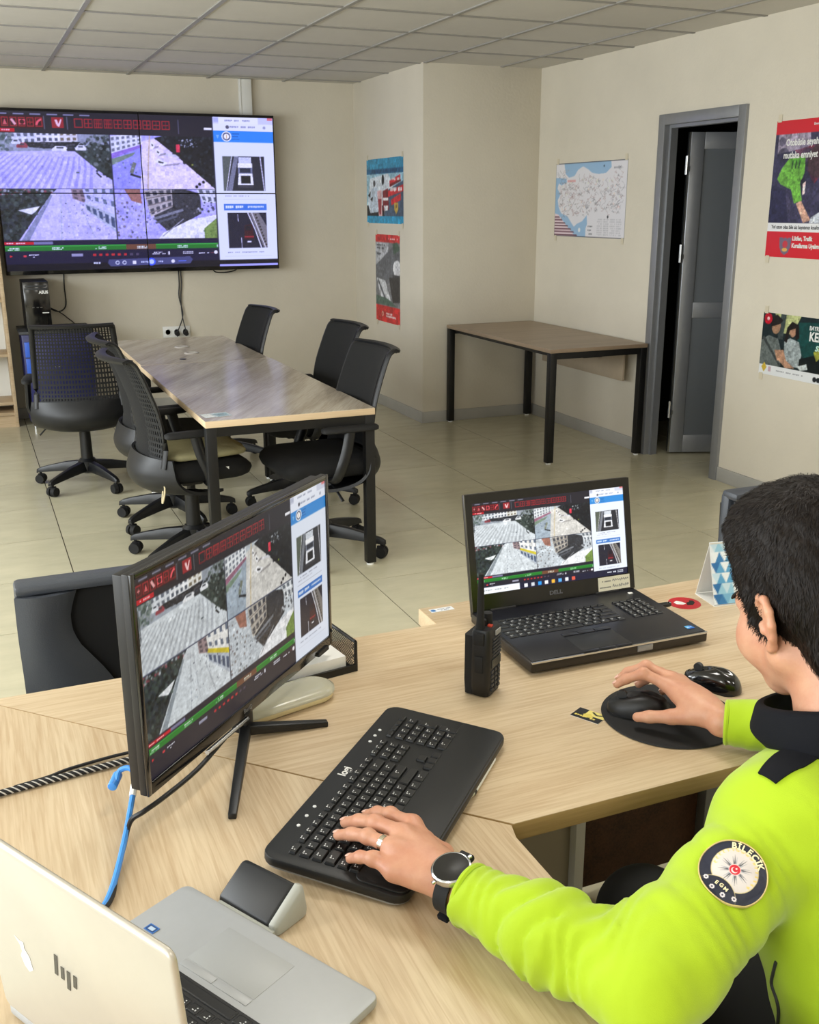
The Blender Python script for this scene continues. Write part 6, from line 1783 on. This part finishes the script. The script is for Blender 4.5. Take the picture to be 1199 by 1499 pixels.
R.disc(.5, .46, .088, (232, 196, 190)); R.disc(.5, .46, .078, (196, 28, 44)); R.disc(.5, .468, .048, (240, 214, 210)); R.disc(.505, .455, .04, (190, 22, 40)); R.disc(.51, .435, .014, (240, 220, 214))
for x, y in ((.26,.82),(.41,.89),(.59,.89),(.74,.82)):
    for k in range(7): R.disc(x+.026*math.cos(2*PI*k/7), y+.026*math.sin(2*PI*k/7), .014, (222, 214, 214), n=8)
    R.disc(x, y, .01, (40, 40, 60), n=8)
img = R.out()
pm = print_mesh('badge_print', img, 2*BR, 2*BR, Matrix.Identity(4), print_mat('badge_cloth', .55), None)
me = pm.data
bm = bmesh.new(); bm.from_mesh(me)
bmesh.ops.delete(bm, geom=[v for v in bm.verts if v.co.length > BR*1.005], context='VERTS'); bm.to_mesh(me); bm.free()
wrap_me(me, .0042); pm.parent = man; WM.pop('badge_print', None)
pm.name = 'arm_badge'; pm['label'] = 'round navy arm badge with a silver star and gold lettering'
g = G(); g.lathe([(BR*.99, -.004), (BR*1.0, .0008), (BR*.985, .0014), (BR*.965, .0008), (BR*.96, -.004)], n=64)
rim = g.build('badge_rim', mat('gold_thread', rgb(206, 184, 120), .6), None); me = rim.data; wrap_me(me, .0042); rim.parent = pm; rim.matrix_parent_inverse = Matrix.Identity(4)
M_GOLDT = mat('pale_gold_lettering', rgb(232, 220, 176), .6)
def badge_text(ch, ang, rad, size):
    a = math.radians(ang)
    o = text('lettering', ch, size, M_GOLDT, None, Matrix.Translation((rad*math.sin(a), rad*math.cos(a), 0)) @ Matrix.Rotation(-a, 4, 'Z'), bold=.0003)
    wrap_me(o.data, .0048); o.parent = pm
for k, ch in enumerate('BİLECİK'):
    badge_text(ch, (-37, -26.5, -16.5, -3.5, 10.5, 21, 31)[k]+4, .0302, .0098)
for k, ch in enumerate('EGM'):
    a = (-8, 0, 8)[k]
    o = text('lettering', ch, .0062, M_GOLDT, None, Matrix.Translation((.0058*(k-1), -.0215-.0006*abs(k-1), 0)) @ Matrix.Rotation(0, 4, 'Z'), bold=.0002); wrap_me(o.data, .0048); o.parent = pm

# shoulder strap: a navy band over the shoulder from the sleeve seam towards the collar
inv = WM[man.name].inverted()
def strap(pa, pb, width, n=16, m=6, lift=.0035, name='shoulder_strap', mt=M_NAVYC, wtip=.6):
    pa = Vector(pa); pb = Vector(pb); d = (pb-pa); s = d.cross(Vector((0,0,1))).normalized()
    rows = []
    for k in range(n):
        f = k/(n-1); row = []
        for j in range(m):
            o = (j/(m-1)-.5)*width*(wtip+(1-wtip)*min(1, f*3))
            q = pa+d*f+s*o+Vector((0,0,.12))
            r = _bv.ray_cast(q, Vector((0,0,-1)), .3)
            row.append((r[0] if r[0] is not None else q-Vector((0,0,.12))) + Vector((0,0,lift)))
        rows.append(row)
    return G().sheet(rows, .0025).build(name, mt, jacket, world=True, ang=60)
sA, _ = on_jacket(1122, 1141)
strap(sA, (NB[0]-.035, NB[1]-.012, .99), .042)
# dark knitted collar standing round the neck
rings = []
for k in range(48):
    a = 2*PI*k/48
    c, s = math.cos(a), math.sin(a)
    base = Vector(NB)+Vector((.094*c, .01+.088*s, .0-.012*s))
    topv = Vector(NB)+Vector((.085*c, .018+.088*s, .060-.034*s+(.0)))
    fold = Vector(NB)+Vector((.096*c, .018+.098*s, .056-.034*s))
    low = Vector(NB)+Vector((.107*c, .014+.102*s, .016-.02*s))
    rings.append([tuple(base), tuple(topv), tuple(fold), tuple(low)])
g = G(); n = len(rings)
v = [p for r_ in rings for p in r_]
f = []
for k in range(n):
    for j in range(4):
        f.append((k*4+j, k*4+(j+1) % 4, ((k+1) % n)*4+(j+1) % 4, ((k+1) % n)*4+j))
g.add(v, f).build('collar', M_NAVYC, jacket, world=True, bevel=.004, ang=30)
# zip of the side pocket
pts = []
for x, y in ((1137, 1408), (1133, 1425), (1131, 1440), (1138, 1462), (1141, 1478), (1140, 1499)):
    p, nn = on_jacket(x, y)
    if p is not None: pts.append(tuple(p+nn*.0012))
if len(pts) > 2: G().tube(smooth_tab(pts, 20), .0022, n=6).build('pocket_zip', M_DARKGREY, jacket, world=True)

# hair
hair = [E_((0, -.016, .058), (.089, .112, .104)), E_((0, -.045, .03), (.085, .085, .09)), E_((0, .034, .110), (.074, .072, .062)), E_((0, -.02, .115), (.08, .09, .062)), E_((0, -.07, -.04), (.068, .045, .06)),
        E_((-.074, .012, .006), (.012, .016, .036)), E_((.074, .012, .006), (.012, .016, .036)),
        E_((-.100, -.012, -.012), (.030, .033, .050), None, 'sub'), E_((.100, -.012, -.012), (.030, .033, .050), None, 'sub')]
pn = HR @ unit(V3(0, .80, -.60))
def hdisp(p):
    q = (p-HO) @ HR
    return .0016*np.sin(q @ V3(160, 60, 40))*np.sin(q @ V3(50, -120, 140))+.0008*np.sin(q @ V3(420, 130, 260))*np.sin(q @ V3(-160, 330, 210))
coh, Fh = field_mesh(Field().group(hair, [(hp_(0, .064, .055), pn)], .02), .003, hdisp)
hobj = np_mesh('hair', coh, Fh, M_HAIR, man)
hobj['label'] = 'short dark brown hair'
rs_ = np.random.RandomState(5)
tri = Fh[rs_.randint(0, len(Fh), 26000)]
u = rs_.rand(len(tri), 1); w = rs_.rand(len(tri), 1)
P0 = coh[tri[:, 0]]*(1-u)*(1-w)+coh[tri[:, 1]]*u*(1-w)+coh[tri[:, 2]]*u*w+coh[tri[:, 3]]*(1-u)*w
nr = np.cross(coh[tri[:, 1]]-coh[tri[:, 0]], coh[tri[:, 2]]-coh[tri[:, 0]]); nr /= np.linalg.norm(nr, axis=1, keepdims=True)+1e-12
crown = hp_(.012, -.045, .14)
outw = P0-hp_(0, -.02, .03); sgn = np.sign((nr*outw).sum(1, keepdims=True)); nr *= sgn
flow = P0-crown; flow[:, 2] -= .02; flow += rs_.randn(*flow.shape)*.02
flow -= nr*(flow*nr).sum(1, keepdims=True); flow /= np.linalg.norm(flow, axis=1, keepdims=True)+1e-9
side = np.cross(nr, flow)
L_ = (.007+.007*rs_.rand(len(P0), 1)); wd = .0003
a0 = P0-side*wd; a1 = P0+side*wd; m0 = P0+flow*L_*.55+nr*(.0012+.0012*rs_.rand(len(P0), 1)); m1 = m0+side*wd*1.2; m0 = m0-side*wd*1.2; tp = P0+flow*L_+nr*(.0004+.003*rs_.rand(len(P0), 1)**3)
n_ = len(P0)
cs = np.concatenate([a0, a1, m0, m1, tp]); ix = np.arange(n_)
F1 = np.stack([ix, ix+n_, ix+3*n_], 1); F2 = np.stack([ix, ix+3*n_, ix+2*n_], 1); F3 = np.stack([ix+2*n_, ix+3*n_, ix+4*n_], 1)
st_ = np_mesh('hair_strands', cs, np.concatenate([F1, F2, F3]), M_HAIR, hobj)
tag(st_, kind='stuff')

# trousers and shoes
trou = [rc((.935, .66, .50), (.845, 1.075, .560), .088, .070), rc((1.075, .70, .50), (1.03, 1.085, .560), .088, .070),
        rc((.845, 1.075, .560), (.85, 1.03, .10), .066, .05), rc((1.03, 1.085, .560), (1.03, 1.05, .10), .066, .05), rc((.935, .64, .52), (1.08, .67, .52), .12, .12)]
co, Fq = field_mesh(Field().group(trou, k=.03), .007)
np_mesh('trousers', co, Fq, M_TROU, man)
for x, y in ((.85, 1.03), (1.03, 1.05)):
    rings = []
    for t, hw_s, hz in ((-.07, .02, .05), (-.055, .034, .075), (.0, .04, .085), (.08, .045, .06), (.15, .046, .045), (.19, .035, .035), (.205, .012, .02)):
        rings.append([(x+hw_s*math.cos(2*PI*k/14)-.15*t, y+t, hz/2*(1+math.sin(2*PI*k/14))) for k in range(14)])
    G().loft(rings).build('shoe', M_GLOSS, man, world=True, ang=60)

# wrist watch on the left wrist
wa = Vector(unit(WL-EL)); wc_ = Vector(WL)-wa*(-.001)
wn = Vector((-.13, -.30, 1.0)); wn = (wn-wa*wn.dot(wa)).normalized(); ws = wa.cross(wn).normalized()
WMx = Matrix(((ws.x, wa.x, wn.x, 0), (ws.y, wa.y, wn.y, 0), (ws.z, wa.z, wn.z, 0), (0, 0, 0, 1)))
ring = [wc_+ws*(.0325*math.cos(2*PI*k/40))+wn*(.0285*math.sin(2*PI*k/40)) for k in range(41)]
g = G(); rr_ = []
for k in range(41):
    a = 2*PI*k/40; rad = (ring[k]-wc_).normalized()
    rr_.append([ring[k]+wa*.010-rad*.0012, ring[k]+wa*.010+rad*.0016, ring[k]-wa*.010+rad*.0016, ring[k]-wa*.010-rad*.0012])
wt = g.loft([[tuple(p) for p in r_] for r_ in rr_], caps=False).build('wrist_watch', M_RUBBER, man, world=True, ang=40)
wt['label'] = 'round smart watch with dark face and black strap'
top = wc_+wn*.0275-Vector((0, 0, .001))
TMx = Matrix.Translation(top) @ WMx @ Matrix.Scale(1.13, 4)
G().lathe([(.0185, .0), (.0222, .0018), (.0228, .005), (.0222, .0085), (.0205, .0098), (.0195, .0092)], n=40, M=TMx).build('case', M_CHROME, wt, world=True)
G().lathe([(.0198, .004), (.0198, .0094), (.0, .0097)], n=40, M=TMx).build('dial', M_GLOSS, wt, world=True)
G().cyl((.0225, -.006, .005), (.0262, -.007, .005), .0022, n=10, M=TMx).cyl((-.0225, .006, .005), (-.0255, .007, .005), .002, n=10, M=TMx).build('crown', M_CHROME, wt, world=True)
G().box(-.009, .009, -.030, -.017, -.003, .004, TMx @ Matrix.Rotation(PI/2, 4, 'Z')).build('lug', M_RUBBER, wt, world=True, bevel=.002)
bk = wc_-ws*.0
G().box(-.011, .011, -.004, .012, -.006, .002, Matrix.Translation(wc_+ws*(-.020)-wn*.024) @ WMx).build('buckle', M_NAVYC, wt, world=True, bevel=.002)
# ring
k0, k1 = LF_[2][0], LF_[2][1]
rcn = k0+(k1-k0)*.42; rax = unit(k1-k0)
pts = torus_around(tuple(rcn), tuple(rax), .0107, .002, 28)
g = G()
u_ = Vector(rax).cross(Vector((0,0,1))).normalized(); w_ = Vector(rax).cross(u_)
rr_ = []
for k in range(29):
    a = 2*PI*k/28; rad = u_*math.cos(a)+w_*math.sin(a); c = Vector(rcn)+rad*.0104
    rr_.append([tuple(c+Vector(rax)*.0032), tuple(c+Vector(rax)*.0032+rad*.0011), tuple(c-Vector(rax)*.0032+rad*.0011), tuple(c-Vector(rax)*.0032)])
g.loft(rr_, caps=False).build('ring', mat('polished_ring', rgb(226, 218, 200), .18, 1.0), man, world=True, ang=40)

# the swivel chair he sits on
place_copy(ch1, (1.005, .60, -.02+.02), math.radians(12), 'black swivel chair the man in the yellow jacket sits on', CHG)
